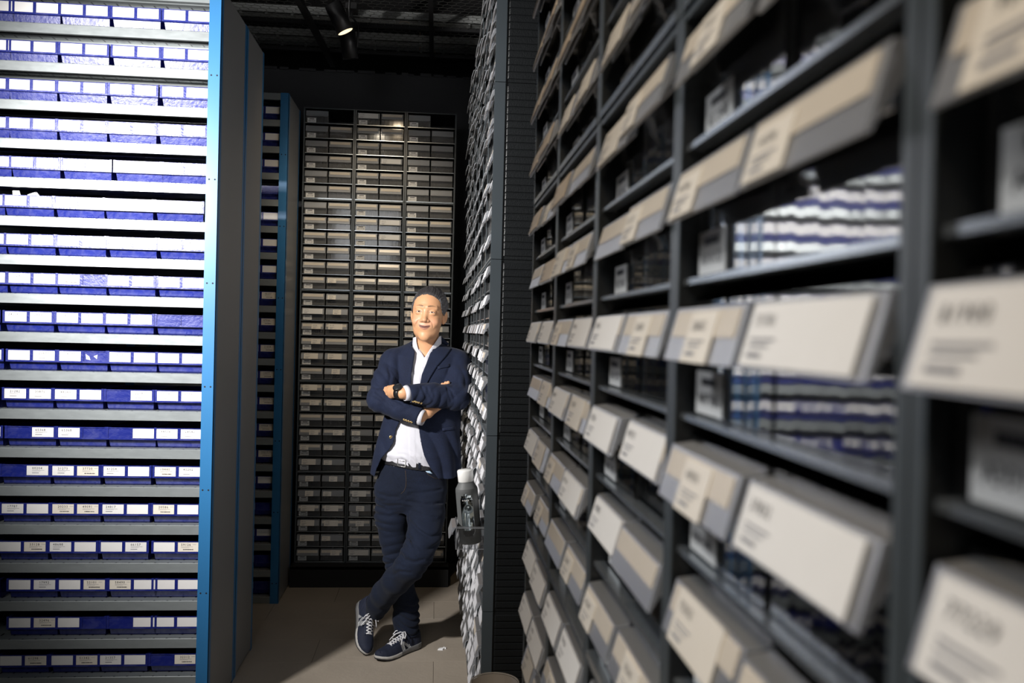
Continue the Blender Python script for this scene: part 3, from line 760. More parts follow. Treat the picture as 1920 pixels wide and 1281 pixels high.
for i in range(len(zs_)-1):
    for j in range(NA):
        if not keep[i][j]: continue
        mb.f.append((idx(i, j, 0), idx(i, j+1, 0), idx(i+1, j+1, 0), idx(i+1, j, 0))); mb.f.append((idx(i, j, 1), idx(i+1, j, 1), idx(i+1, j+1, 1), idx(i, j+1, 1)))
        if not keep[i][(j+1) % NA]: mb.f.append((idx(i, j+1, 0), idx(i, j+1, 1), idx(i+1, j+1, 1), idx(i+1, j+1, 0)))
        if not keep[i][j-1]: mb.f.append((idx(i, j, 0), idx(i+1, j, 0), idx(i+1, j, 1), idx(i, j, 1)))
        if i+1 < len(keep) and not keep[i+1][j]: mb.f.append((idx(i+1, j, 0), idx(i+1, j+1, 0), idx(i+1, j+1, 1), idx(i+1, j, 1)))
        if i > 0 and not keep[i-1][j]: mb.f.append((idx(i, j, 0), idx(i, j, 1), idx(i, j+1, 1), idx(i, j+1, 0)))
mb.m = [0]*len(mb.f)
link('sleeve', mb.mesh('sleeve', mat('grey_silicone', (.095, .10, .10), .55, spec=.4), False), bt)
glass = mat('bottle_glass', (.9, .95, .95), .02); glass.node_tree.nodes['Principled BSDF'].inputs['Transmission Weight'].default_value = 1
glass.node_tree.nodes['Principled BSDF'].inputs['IOR'].default_value = 1.45
mb = MB().lathe([(0, .003), (rb-.006, .003), (rb-.003, .008), (rb-.003, .176), (rb-.014, .196), (rb-.0145, .215), (rb-.0165, .215), (rb-.016, .196), (rb-.005, .174), (rb-.005, .010), (0, .008)], 40)
link('glass_body', mb.mesh('glass_body', glass, True), bt)
water = mat('water', (.95, .98, 1), .0); water.node_tree.nodes['Principled BSDF'].inputs['Transmission Weight'].default_value = 1; water.node_tree.nodes['Principled BSDF'].inputs['IOR'].default_value = 1.33
mb = MB().lathe([(0, .0085), (rb-.0052, .0105), (rb-.0052, .138), (0, .138)], 32, cap=False)
link('water', mb.mesh('water', water, True), bt)
mb = MB().lathe([(0, .200), (rb-.0125, .200), (rb-.0115, .203), (rb-.0105, .236), (rb-.013, .2395), (0, .240)], 40, cap=False)
capo = link('cap', mb.mesh('cap', mat('white_cap_plastic', (.72, .72, .70), .4), True), bt)
mb = MB(); text_into(mb, 'equa', -.014, 0, .010, 0, M['card'], .6)
lg = link('printed_mark', mb.mesh('printed_mark', None), bt, (rb-.0018, .0, .143)); lg.rotation_euler = (0, 0, math.pi/2)

# ---- beige cup on a small stool between the two cabinet rows
cx, cy, cz = at(928, 1277, 2.05)
st = thing('stool', 'slim dark stool under the beige cup, between the cabinet rows', 'stool', (cx+.02, cy, 0))
top = cz-.105
link('seat', MB().lathe([(0, top-.02), (.10, top-.02), (.105, top-.01), (.1, top), (0, top)], 32, cap=False).mesh('seat', M['black'], True), st)
for k in range(4):
    a = math.pi/4+k*math.pi/2
    link('leg', MB().tube([(.07*math.cos(a), .07*math.sin(a), top-.01), (.10*math.cos(a), .10*math.sin(a), 0)], .010, 8).mesh('leg', M['black'], True), st)
cup = thing('cup', 'beige cup with a pale rim at the bottom edge of the picture', 'cup', (cx, cy, top))
rr = .0575
cm = mat('beige_paper_cup', (.34, .30, .26), .5)
link('cup_body', MB().lathe([(0, .001), (rr*.72, .001), (rr*.74, .003), (rr*.97, .100), (rr*.955, .100), (rr*.72, .006), (0, .005)], 40, cap=False).mesh('cup_body', cm, True), cup)
q = [(rr*math.cos(a), rr*math.sin(a), .1015) for a in np.linspace(0, 2*math.pi, 48, endpoint=False)]
link('rim', MB().tube(q, .0018, 8, closed=True).mesh('rim', mat('pale_cup_rim', (.5, .46, .41), .35), True), cup)

# scrap of paper on the floor
fx, fy = .03, 4.17
P_ = at(828, 1218, 1); 
d = (P_-EYE); tt = -1.57/d[2]; fx, fy = d[0]*tt, d[1]*tt
mb = MB(); mb.hexa([(fx-.02, fy-.012, .0005), (fx+.006, fy-.015, .0005), (fx+.012, fy+.01, .0005), (fx-.01, fy+.016, .0005), (fx-.018, fy-.010, .006), (fx+.004, fy-.011, .003), (fx+.016, fy+.008, .009), (fx-.012, fy+.014, .003)])
mb.hexa([(fx+.006, fy+.006, .0005), (fx+.022, fy+.002, .0005), (fx+.024, fy+.018, .0005), (fx+.01, fy+.02, .0005), (fx+.004, fy+.006, .004), (fx+.02, fy+.004, .008), (fx+.026, fy+.016, .003), (fx+.01, fy+.022, .006)])
tag(link('paper_scrap', mb.mesh('paper_scrap', M['paper'])), 'torn white scrap of paper on the floor right of the shoes', 'paper')

# ================================================================ THE MAN
# surfaces are grown from distance fields and meshed with surface nets
def surface_nets(fn, xs, ys, zs, B=8):
    nx, ny, nz = len(xs), len(ys), len(zs)
    D = np.ones((nx, ny, nz), np.float32)
    jobs = []
    ctr = []
    for i in range(0, nx, B):
        for j in range(0, ny, B):
            for k in range(0, nz, B):
                i1, j1, k1 = min(i+B, nx-1), min(j+B, ny-1), min(k+B, nz-1)
                jobs.append((i, j, k)); ctr.append(((xs[i]+xs[i1])/2, (ys[j]+ys[j1])/2, (zs[k]+zs[k1])/2, .5*math.sqrt((xs[i1]-xs[i])**2+(ys[j1]-ys[j])**2+(zs[k1]-zs[k])**2)))
    ctr = np.array(ctr); dc = fn(ctr[:, :3])
    hot = np.abs(dc) < ctr[:, 3]*1.25+.012
    for q, (i, j, k) in enumerate(jobs):
        if not hot[q]: D[i:i+B, j:j+B, k:k+B] = 1 if dc[q] > 0 else -1
    hot = [jobs[q] for q in np.nonzero(hot)[0]]
    for s in range(0, len(hot), 400):
        pts = []; sh = []
        for (i, j, k) in hot[s:s+400]:
            X, Y, Z = np.meshgrid(xs[i:i+B], ys[j:j+B], zs[k:k+B], indexing='ij'); sh.append(X.shape); pts.append(np.stack([X.ravel(), Y.ravel(), Z.ravel()], 1))
        d = fn(np.concatenate(pts)); o = 0
        for (i, j, k), c in zip(hot[s:s+400], sh):
            n = c[0]*c[1]*c[2]; D[i:i+B, j:j+B, k:k+B] = d[o:o+n].reshape(c); o += n
    D[0] = D[-1] = 1; D[:, 0] = D[:, -1] = 1; D[:, :, 0] = D[:, :, -1] = 1
    S = D < 0
    c = np.zeros((nx-1, ny-1, nz-1), np.int8)
    for a in (0, 1):
        for b in (0, 1):
            for e in (0, 1): c += S[a:nx-1+a, b:ny-1+b, e:nz-1+e]
    act = np.argwhere((c > 0) & (c < 8)); I, J, K = act.T
    idx = np.full(c.shape, -1, np.int32); idx[I, J, K] = np.arange(len(act))
    acc = np.zeros((len(act), 3)); cnt = np.zeros(len(act))
    G = (xs, ys, zs); corner = [(a, b, e) for a in (0, 1) for b in (0, 1) for e in (0, 1)]
    for p in corner:
        for ax in range(3):
            if p[ax]: continue
            q = list(p); q[ax] = 1
            d0 = D[I+p[0], J+p[1], K+p[2]]; d1 = D[I+q[0], J+q[1], K+q[2]]; m = (d0 < 0) != (d1 < 0)
            t = np.where(m, d0/np.where(m, d0-d1, 1), 0)
            P0 = np.stack([xs[I+p[0]], ys[J+p[1]], zs[K+p[2]]], 1); P1 = np.stack([xs[I+q[0]], ys[J+q[1]], zs[K+q[2]]], 1)
            acc += np.where(m[:, None], P0+(P1-P0)*t[:, None], 0); cnt += m
    V = acc/cnt[:, None]; F = []
    for ax in range(3):
        o1, o2 = [(1, 2), (2, 0), (0, 1)][ax]
        sl0 = [slice(None)]*3; sl1 = [slice(None)]*3; sl0[ax] = slice(0, -1); sl1[ax] = slice(1, None)
        ch = S[tuple(sl0)] != S[tuple(sl1)]; E = np.argwhere(ch)
        E = E[(E[:, o1] > 0) & (E[:, o2] > 0) & (E[:, o1] < D.shape[o1]-1) & (E[:, o2] < D.shape[o2]-1)]
        def cell(d1, d2):
            q = E.copy(); q[:, o1] -= d1; q[:, o2] -= d2; return idx[q[:, 0], q[:, 1], q[:, 2]]
        quad = np.stack([cell(1, 1), cell(0, 1), cell(0, 0), cell(1, 0)], 1)
        inside = S[E[:, 0], E[:, 1], E[:, 2]]
        quad[~inside] = quad[~inside][:, ::-1]; F.append(quad)
    return V, np.concatenate(F)
def np_mesh(name, V, F, m, color=None):
    me = bpy.data.meshes.new(name); me.vertices.add(len(V)); me.vertices.foreach_set('co', V.astype(np.float32).ravel())
    me.loops.add(F.size); me.loops.foreach_set('vertex_index', F.astype(np.int32).ravel())
    me.polygons.add(len(F)); n = F.shape[1]; me.polygons.foreach_set('loop_start', np.arange(0, F.size, n, dtype=np.int32)); me.polygons.foreach_set('loop_total', np.full(len(F), n, np.int32))
    me.polygons.foreach_set('use_smooth', np.ones(len(F), bool)); me.materials.append(m)
    me.update(calc_edges=True); me.validate()
    if color is not None:
        a = me.color_attributes.new('tone', 'FLOAT_COLOR', 'POINT'); a.data.foreach_set('color', np.concatenate([color, np.ones((len(V), 1))], 1).astype(np.float32).ravel())
    return me
def smin(a, b, k):
    h = np.clip(.5+.5*(b-a)/k, 0, 1); return b*(1-h)+a*h-k*h*(1-h)
def smax(a, b, k): return -smin(-a, -b, k)
def cap(P, a, b, ra, rb):
    a = np.asarray(a, float); b = np.asarray(b, float); ba = b-a; t = np.clip(((P-a)@ba)/(ba@ba), 0, 1)
    return np.linalg.norm(P-a-t[:, None]*ba, axis=1)-(ra+(rb-ra)*t)
def chain(P, pts, rs, k=.012):
    d = None
    for i in range(len(pts)-1):
        e = cap(P, pts[i], pts[i+1], rs[i], rs[i+1]); d = e if d is None else smin(d, e, k)
    return d
def ell(P, c, r):
    q = (P-np.asarray(c))/np.asarray(r); n = np.linalg.norm(q, axis=1)
    return (n-1)*n/np.maximum(np.linalg.norm(q/np.asarray(r), axis=1), 1e-6)
def loft(P, sec, e=2.3):
    """sec rows: z, cx, rx, cy, ry (z rising)"""
    s = np.array(sec); z = P[:, 2]
    f = lambda i: np.interp(z, s[:, 0], s[:, i])
    rx, ry = f(2), f(4); u = np.abs((P[:, 0]-f(1))/rx); v = np.abs((P[:, 1]-f(3))/ry)
    n = (u**e+v**e)**(1/e)
    d = (n-1)*np.minimum(rx, ry)
    return np.maximum(d, np.maximum(s[0, 0]-z, z-s[-1, 0]))
def waves(P, dr, freq, amp, seed, warp=.35, sharp=1):
    r = np.random.RandomState(seed); dr = np.asarray(dr, float); dr = dr/np.linalg.norm(dr)
    o = r.randn(3); o -= dr*(o@dr); o /= np.linalg.norm(o); o2 = np.cross(dr, o)
    ph = P@dr*freq+1.6*np.sin(P@o*freq*warp+r.rand()*6)+1.1*np.sin(P@o2*freq*warp*.7+r.rand()*6)
    w_ = np.sin(ph+r.rand()*6); env = .5+.5*np.sin(P@o2*freq*.31+P@o*freq*.23+r.rand()*6)
    return amp*env*(np.abs(w_)**1.0*-2+1.1)
def mask(P, c, r): return np.exp(-(np.linalg.norm(P-np.asarray(c), axis=1)/r)**2)
def grid(lo, hi, h): return np.arange(lo, hi+h, h)
S_ = 4.15/FPX                              # metres per photo pixel at the man's depth

man = thing('person', 'smiling man in navy blazer and jeans, arms crossed, leaning on the far cabinets', 'person', (-.09, 4.2, 0))
def mlink(name, me, parent=None, label=None):
    o = link(name, me, parent or man)
    o.matrix_parent_inverse = (Matrix.Translation(Vector((.09, -4.2, 0)))) if parent is None else Matrix.Identity(4)
    if label: o['label'] = label
    return o

# ---- joints, measured on the photo
shR, elR, wrR = at(737, 680, 4.15), at(713, 749, 4.03), at(789, 782, 3.97)        # his right arm (picture left)
shL, elL, wrL = at(857, 681, 4.17), at(856, 745, 4.01), at(757, 737, 3.90)       # his left arm (picture right)
neck0 = at(800, 668, 4.17); neck1 = at(801, 630, 4.14)

# ---- head in its own frame (x right, y back, z up)
HC = at(803.5, 590, 4.115)
def rot(ax, d):
    c, s = math.cos(math.radians(d)), math.sin(math.radians(d))
    return np.array({'x': [[1, 0, 0], [0, c, -s], [0, s, c]], 'y': [[c, 0, s], [0, 1, 0], [-s, 0, c]], 'z': [[c, -s, 0], [s, c, 0], [0, 0, 1]]}[ax])
HR = rot('z', -9) @ rot('y', 3.2)
def h2w(p): return HC+HR@np.asarray(p, float)
def head_base(Q):
    d = ell(Q, (0, .012, .042), (.0765, .098, .088))
    d = smin(d, ell(Q, (0, -.026, .012), (.0690, .068, .088)), .02)
    d = smin(d, ell(Q, (0, -.034, -.038), (.0690, .058, .064)), .02)
    d = smin(d, ell(Q, (0, -.026, -.080), (.0600, .058, .045)), .018)
    d = smin(d, ell(Q, (0, -.070, -.106), (.024, .018, .021)), .02)
    for s in (-1, 1):
        d = smin(d, ell(Q, (s*.038, -.066, -.036), (.026, .023, .022)), .012)          # cheeks raised by the smile
        d = smin(d, cap(Q, (s*.010, -.089, .033), (s*.046, -.075, .032), .0060, .006), .014)   # brow ridge
        d = smax(d, -ell(Q, (s*.031, -.106, .014), (.019, .014, .010)), .012)          # eye sockets
        d = smin(d, ell(Q, (s*.0315, -.0800, .0105), (.0175, .0130, .0115)), .006)      # lids over the eyeball
        d = smin(d, ell(Q, (s*.0315, -.0815, .0015), (.0150, .0100, .0050)), .006)      # pouch under the eye
    d = smin(d, cap(Q, (0, -.087, .012), (0, -.101, -.022), .0070, .0098), .014)         # nose
    d = smin(d, ell(Q, (0, -.1035, -.028), (.0122, .0115, .0098)), .008)
    for s in (-1, 1):
        d = smin(d, ell(Q, (s*.0150, -.094, -.031), (.0085, .0095, .0072)), .005)
        d = smax(d, -ell(Q, (s*.0070, -.102, -.0385), (.0036, .005, .003)), .002)
    d = smin(d, ell(Q, (0, -.070, -.060), (.038, .0235, .022)), .012)
    return d
def on_base(x, z):
    y = -.14
    for _i in range(90):
        d = head_base(np.array([[x, y, z]]))[0]
        if d < .0002: break
        y += max(d*.8, .0002)
    return np.array((x, y, z))
MX = np.array([-.0270, -.021, -.014, -.007, 0, .007, .014, .021, .0270])
mouth = [on_base(x, -.0605+.0085*(x/.028)**2) for x in MX]
uplip = [on_base(x, -.0605+.0085*(x/.028)**2+.0034*(1-(x/.0285)**2)-.0006*math.exp(-(x/.003)**2)) for x in MX[1:-1]]
lolip = [on_base(x, -.0605+.0085*(x/.028)**2-.0058*(1-(x/.0285)**2)) for x in MX[1:-1]]
fold = {s: [on_base(s*x, z) for x, z in ((.0225, -.026), (.033, -.036), (.0395, -.050), (.040, -.060))] for s in (-1, 1)}
lash = {s: [on_base(s*x, z) for x, z in ((.0175, .0085), (.024, .0122), (.031, .0135), (.039, .0122), (.0465, .0085))] for s in (-1, 1)}
lower = {s: [on_base(s*x, z) for x, z in ((.0185, .0082), (.025, .0078), (.032, .0078), (.039, .0080), (.045, .0085))] for s in (-1, 1)}
brow = {s: [on_base(s*x, z) for x, z in ((.0135, .0372), (.022, .0388), (.032, .0398), (.042, .0382), (.050, .0345))] for s in (-1, 1)}
def head_sdf(Q):
    d = head_base(Q)
    d = smin(d, chain(Q, [p+np.array((0, .0008, 0)) for p in uplip], [.0008, .0018, .0024, .0024, .0024, .0018, .0008], .002), .004)
    d = smin(d, chain(Q, [p+np.array((0, .0006, 0)) for p in lolip], [.0006, .0022, .0030, .0034, .0030, .0022, .0006], .002), .004)
    d = smax(d, -chain(Q, [p+np.array((0, -.0014, 0)) for p in mouth], [.0012, .0018, .0020, .0022, .0022, .0022, .0020, .0018, .0012], .001), .0025)
    for s in (-1, 1):
        d = smax(d, -chain(Q, fold[s], [.0008, .0018, .0020, .0008], .002), .005)
        d = smax(d, -chain(Q, [(a_+b_)/2 for a_, b_ in zip(lash[s], lower[s])], [.0006, .0018, .0022, .0018, .0006], .001), .0015)
        E = (Q-np.array((s*.0790, .010, -.008)))@rot('z', -s*28)@rot('x', -12)
        e = ell(E, (0, 0, 0), (.0065, .019, .031)); e = smax(e, -ell(E, (s*.006, -.002, .004), (.005, .011, .018)), .003)
        e = smin(e, ell(E, (0, -.006, -.026), (.0055, .009, .010)), .005)
        d = smin(d, e, .004)
    return d

# ---- hands: finger chains rooted in the palm
def hand_left(P):            # watch hand, tucked under the other upper arm
    k = [at(733, 729, 3.960), at(731, 733, 3.962), at(732, 738, 3.962), at(735, 742.5, 3.960)]
    mid = [at(724, 729, 4.00), at(721, 734, 4.00), at(722, 739.5, 4.00), at(727, 744.5, 4.00)]
    tip = [at(719, 731, 4.04), at(716, 736, 4.045), at(717, 741, 4.04), at(722, 746, 4.035)]
    d = cap(P, at(752, 737, 3.905), at(745, 735.5, 3.925), .0265, .0275)
    for a in k: d = smin(d, cap(P, at(747, 735.5, 3.92), a, .021, .0125), .012)
    for a, b, c in zip(k, mid, tip): d = smin(d, chain(P, [a, b, c], [.0118, .0098, .008], .004), .004)
    d = smin(d, chain(P, [at(747, 729.5, 3.925), at(738, 726, 3.95), at(729, 726.5, 3.985)], [.013, .0105, .0085], .006), .008)   # thumb along the top
    return d
def hand_right(P):           # reaches behind the left forearm, fingertips on the other upper arm
    d = cap(P, at(790, 779, 3.975), at(799, 774, 3.99), .0255, .027)
    kn = [at(813, 757, 4.015), at(817, 758, 4.012), at(821, 760, 4.012), at(825, 763, 4.015)]
    for a in kn: d = smin(d, cap(P, at(802, 773, 3.993), a, .0235, .0125), .010)
    mid = [at(823, 737, 4.025), at(828, 737, 4.025), at(833, 739, 4.025), at(837, 744, 4.02)]
    tip = [at(829.5, 721, 4.000), at(835.5, 718.5, 3.996), at(840.5, 717.5, 3.992), at(842, 727, 3.99)]
    for a, b, c in zip(kn, mid, tip): d = smin(d, chain(P, [a, b, c], [.0105, .0092, .0080], .004), .0035)
    d = smin(d, chain(P, [at(803, 769, 3.995), at(809, 758, 4.005), at(812, 747, 4.01)], [.015, .011, .008], .006), .006)
    return d

# ---- body under the clothes, head and hands: one surface
def zc(y): return at(800, y, 4.15)[2]
def xc(x, y=750): return at(x, y, 4.15)[0]
TC = 4.165
torso_sec = [  # z, cx, rx, cy, ry : jacket outside
 (zc(900), xc(778, 890), .219, TC+.01, .140), (zc(880), xc(779, 880), .214, TC+.01, .139), (zc(850), xc(782, 850), .207, TC, .137), (zc(815), xc(787, 815), .196, TC, .133),
 (zc(780), xc(793, 780), .185, TC, .130), (zc(740), xc(796), .176, TC, .128), (zc(705), xc(797), .178, TC+.002, .124), (zc(685), xc(797, 685), .180, TC+.006, .114),
 (zc(668), xc(797, 668), .168, TC+.012, .098), (zc(655), xc(797, 655), .128, TC+.018, .080), (zc(645), xc(798, 645), .082, TC+.024, .062), (zc(636), xc(800, 636), .060, TC+.03, .05)]
def shrink(sec, a, b=None): return [(s[0], s[1], s[2]-a, s[3], s[4]-(b if b is not None else a)) for s in sec]
hip_sec = [(zc(958), xc(769, 940), .115, 4.165, .090), (zc(938), xc(770, 930), .158, 4.168, .118), (zc(915), xc(770, 915), .176, 4.17, .124), (zc(890), xc(773, 890), .162, 4.17, .120), (zc(866), xc(776, 866), .148, 4.168, .114), (zc(845), xc(778, 850), .142, 4.166, .110)]
# legs: (point, radius)
legA = [(at(737, 925, 4.17), 32), (at(735, 970, 4.17), 30.5), (at(738, 1010, 4.17), 25), (at(742, 1045, 4.17), 22), (at(752, 1090, 4.20), 22), (at(761, 1130, 4.235), 22.5), (at(761, 1160, 4.245), 23.5), (at(762, 1190, 4.24), 22)]
legB = [(at(800, 928, 4.14), 35), (at(799, 965, 4.10), 34.5), (at(795, 1005, 4.03), 31), (at(782, 1040, 3.97), 29), (at(768, 1063, 3.975), 27), (at(744, 1088, 4.05), 25.5), (at(722, 1112, 4.16), 24), (at(710, 1131, 4.22), 21.5), (at(704, 1146, 4.25), 18.5)]
body_sec = [(zc(880), xc(776, 880), .150, 4.17, .115), (zc(850), xc(779, 850), .152, 4.168, .120), (zc(800), xc(788, 800), .158, TC, .119), (zc(740), xc(796), .158, TC, .114), (zc(690), xc(797, 690), .155, TC+.005, .102), (zc(668), xc(797, 668), .135, TC+.012, .082), (zc(652), xc(798, 652), .09, TC+.02, .065)]
def body_sdf(P):
    Qh = (P-HC)@HR; nr = np.linalg.norm(Qh, axis=1) < .20; d = np.full(len(P), .5)
    d[~nr] = np.linalg.norm(Qh[~nr], axis=1)-.13
    if nr.any(): d[nr] = head_sdf(Qh[nr])
    d = smin(d, cap(P, neck1+np.array((0, .012, 0)), neck0+np.array((0, .008, -.01)), .0555, .062), .022)
    d = smin(d, loft(P, [(s_[0], s_[1], s_[2]-.018, s_[3], s_[4]-.016) for s_ in body_sec]), .02)
    d = smin(d, loft(P, shrink(hip_sec, .02)), .02)
    d = smin(d, chain(P, [shR, elR, wrR], [.045, .040, .026]), .02)
    d = smin(d, chain(P, [shL, elL, wrL], [.045, .040, .026]), .02)
    for fn_, c_ in ((hand_left, at(735, 735, 3.97)), (hand_right, at(817, 750, 4.0))):
        m = np.linalg.norm(P-c_, axis=1) < .17
        if m.any(): d[m] = smin(d[m], fn_(P[m]), .010)
    for lg in (legA, legB): d = smin(d, chain(P, [p for p, r in lg], [r*p[1]/FPX-.014 for p, r in lg], .02), .02)
    d = smin(d, cap(P, legA[-1][0], at(762, 1196, 4.235), .034, .030), .02)
    d = smin(d, cap(P, legB[-1][0], at(697, 1154, 4.29), .030, .026), .02)
    return d
zg = np.unique(np.concatenate([grid(.05, 1.12, .014), grid(1.12, 1.345, .003), grid(1.345, 1.49, .006), grid(1.49, 1.72, .0016), grid(1.72, 1.80, .003)]))
zg = zg[np.concatenate([[True], np.diff(zg) > .0009])]
xg = np.concatenate([grid(-.40, -.150, .0028), grid(-.147, .045, .0016), grid(.048, .20, .0028)]); yg = np.concatenate([grid(3.84, 3.975, .0028), grid(3.978, 4.115, .0016), grid(4.118, 4.42, .0032)])
V, F = surface_nets(body_sdf, xg, yg, zg)
Q = (V-HC)@HR
col = np.tile(np.array((.61, .325, .172)), (len(V), 1))
def paint(c, wgt): 
    global col
    col = col*(1-wgt[:, None])+np.array(c)*wgt[:, None]
front = (Q[:, 1] < -.03)
def blob(c, r, p=2): return np.exp(-(np.linalg.norm((Q-np.array(c))/np.array(r), axis=1))**p)
for s in (-1, 1):
    paint((.62, .30, .20), .55*blob((s*.040, -.085, -.032), (.02, .03, .018)))
    br = chain(Q, brow[s], [.0022, .0030, .0026, .0016, .0005], .002)
    paint((.09, .055, .035), np.array(.85)*np.clip(1-br/.0020, 0, 1)*np.clip(1.25-np.abs(Q[:, 0])/.055, 0, 1)*front)
    ln = chain(Q, lash[s], [.0005, .0010, .0011, .0010, .0004], .001)
    paint((.05, .025, .018), .92*np.clip(1-ln/.0012, 0, 1)*front)
    l2 = chain(Q, lower[s], [.0003, .0004, .0005, .0004, .0003], .001)
    paint((.20, .09, .06), .6*np.clip(1-l2/.0010, 0, 1)*front)
    paint((.42, .21, .12), .40*blob(brow[s][0]*np.array((.9, 1, .35)), (.006, .02, .009)))
    paint((.30, .13, .09), .7*blob((s*.0070, -.100, -.0395), (.004, .008, .003)))
    fd = chain(Q, fold[s], [.0003, .001, .001, .0003], .002); paint((.42, .20, .12), .45*np.clip(1-fd/.0025, 0, 1)*front)
paint((.55, .26, .18), .25*blob((0, -.113, -.030), (.014, .02, .010)))
lipd = np.minimum(chain(Q, uplip, [.0004, .0012, .0015, .0012, .0015, .0012, .0004]), chain(Q, lolip, [.0006, .0018, .0026, .003, .0026, .0018, .0006]))
paint((.55, .25, .20), .55*np.clip(1-lipd/.0018, 0, 1)*front)
md = chain(Q, mouth, [.0002, .0005, .0008, .0010, .0010, .0010, .0008, .0005, .0002])
paint((.10, .03, .024), .92*np.clip(1-md/.0011, 0, 1)*front)
paint((.47, .30, .23), .40*blob((0, -.090, -.047), (.030, .03, .008)))        # shaved upper lip
skin = mat('skin', (.6, .36, .24), .46, spec=.45, bump=.04, bscale=350)
_b = skin.node_tree.nodes['Principled BSDF']; _a = skin.node_tree.nodes.new('ShaderNodeVertexColor'); _a.layer_name = 'tone'
skin.node_tree.links.new(_a.outputs[0], _b.inputs['Base Color'])
_b.inputs['Subsurface Weight'].default_value = .12; _b.inputs['Subsurface Radius'].default_value = (.01, .004, .002); _b.inputs['Subsurface Scale'].default_value = .5
body = mlink('body', np_mesh('body', V, F, skin, col))

# eyes
def on_head(x, z, dy=0):
    y = -.14
    for _i in range(80):
        d = head_sdf(np.array([[x, y, z]]))[0]
        if d < .0003: break
        y += max(d*.8, .0003)
    return np.array((x, y+dy, z))
white = mat('eye_white', (.62, .56, .52), .25); iris = mat('dark_brown_iris', (.02, .010, .006), .15)
for s in (-1, 1):
    c = on_head(s*.0315, .010)
    def em(rx, ry, rz, cx=0, cy=0, cz=0):
        mb = MB(); n = 16; vv = []; f = []
        for i in range(n+1):
            th = math.pi*i/n
            for k in range(n):
                ph = 2*math.pi*k/n; p = np.array((rx*math.sin(th)*math.cos(ph)+cx, ry*math.sin(th)*math.sin(ph)+cy, rz*math.cos(th)+cz)); vv.append(HC+HR@(c+p))
        for i in range(n):
            for k in range(n): f.append((i*n+k, i*n+(k+1) % n, (i+1)*n+(k+1) % n, (i+1)*n+k))
        return mb.add(vv, f)
    c = on_base(s*.0315, .0103)+np.array((0, .0012, 0)); e = mlink('eye', em(.0112, .0020, .0018).mesh('eye', white, True))
    link('iris', em(.0052, .0022, .0024, s*-.0006, -.0006, .0003).mesh('iris', iris, True), e)

# hair: thin cap grown on the skull, brushed back, greying
def hair_sdf(P):
    Q = (P-HC)@HR
    base = smin(ell(Q, (0, .012, .042), (.0765, .098, .088)), ell(Q, (0, -.026, .012), (.0690, .068, .088)), .02)
    x = Q[:, 0]; y = Q[:, 1]; z = Q[:, 2]
    th = .0045+.005*np.clip((y+.04)/.08, 0, 1)+.002*np.clip((x)/.05, -1, 1)*(z > .03)
    d = base-th
    u_ = np.arctan2(x, z+.03)*.085; st = np.sin(u_*760+3*np.sin(y*55+u_*90))*.0007+np.sin(u_*1300+2.5*np.sin(y*90+z*60))*.0006+np.sin(u_*330+y*60+3*np.sin(y*45))*.0010
    d = d+st
    # hairline: forehead open
    ax = np.abs(x)
    line = np.interp(ax, [0, .018, .036, .052, .062, .070, .080], [.113, .116, .108, .088, .056, .014, -.020])   # height of hairline
    fr = (line-z)                                                                       # > 0 below the hairline
    yb = np.interp(z, [-.05, -.02, .0, .03, .06, .09, .11], [.052, .030, -.006, -.030, -.050, -.07, -.08])       # behind this depth hair grows anyway
    reg = np.minimum(fr, (yb-y))
    d = d+.0045*np.clip(1+reg/.012, 0, 1)
    d = smax(d, reg, .003)
    d = np.maximum(d, -(z+.060+.0*y))
    d = np.maximum(d, np.where(y < .022, -.012-z, -1))
    ear = ell(Q, (.080, .010, -.010), (.012, .017, .029)); ear2 = ell(Q, (-.080, .010, -.010), (.012, .017, .029))
    return np.maximum(np.maximum(d, -ear), -ear2)
V, F = surface_nets(hair_sdf, grid(HC[0]-.11, HC[0]+.11, .0019), grid(HC[1]-.12, HC[1]+.14, .0021), grid(HC[2]-.09, HC[2]+.16, .0019))
hq = (V-HC)@HR; ua = np.arctan2(hq[:, 0], hq[:, 2]+.03)*.085; n_ = (.5+.5*np.sin(ua*1500+3*np.sin(hq[:, 1]*70+ua*90)))*(.4+.6*(.5+.5*np.sin(ua*420+hq[:, 1]*50)))
side = np.clip((np.abs(hq[:, 0])-.045)/.03, 0, 1); gk = (.02+.30*n_*(.12+.88*side)+.05*side)[:, None]
hc = np.array((.022, .020, .021))*(1-gk)+np.array((.42, .42, .44))*gk
hairm = mat('greying_hair', (.05, .05, .05), .55, spec=.4)
_a = hairm.node_tree.nodes.new('ShaderNodeVertexColor'); _a.layer_name = 'tone'; hairm.node_tree.links.new(_a.outputs[0], hairm.node_tree.nodes['Principled BSDF'].inputs['Base Color'])
mlink('hair', np_mesh('hair', V, F, hairm, hc), label='short brushed-back black hair turning grey')

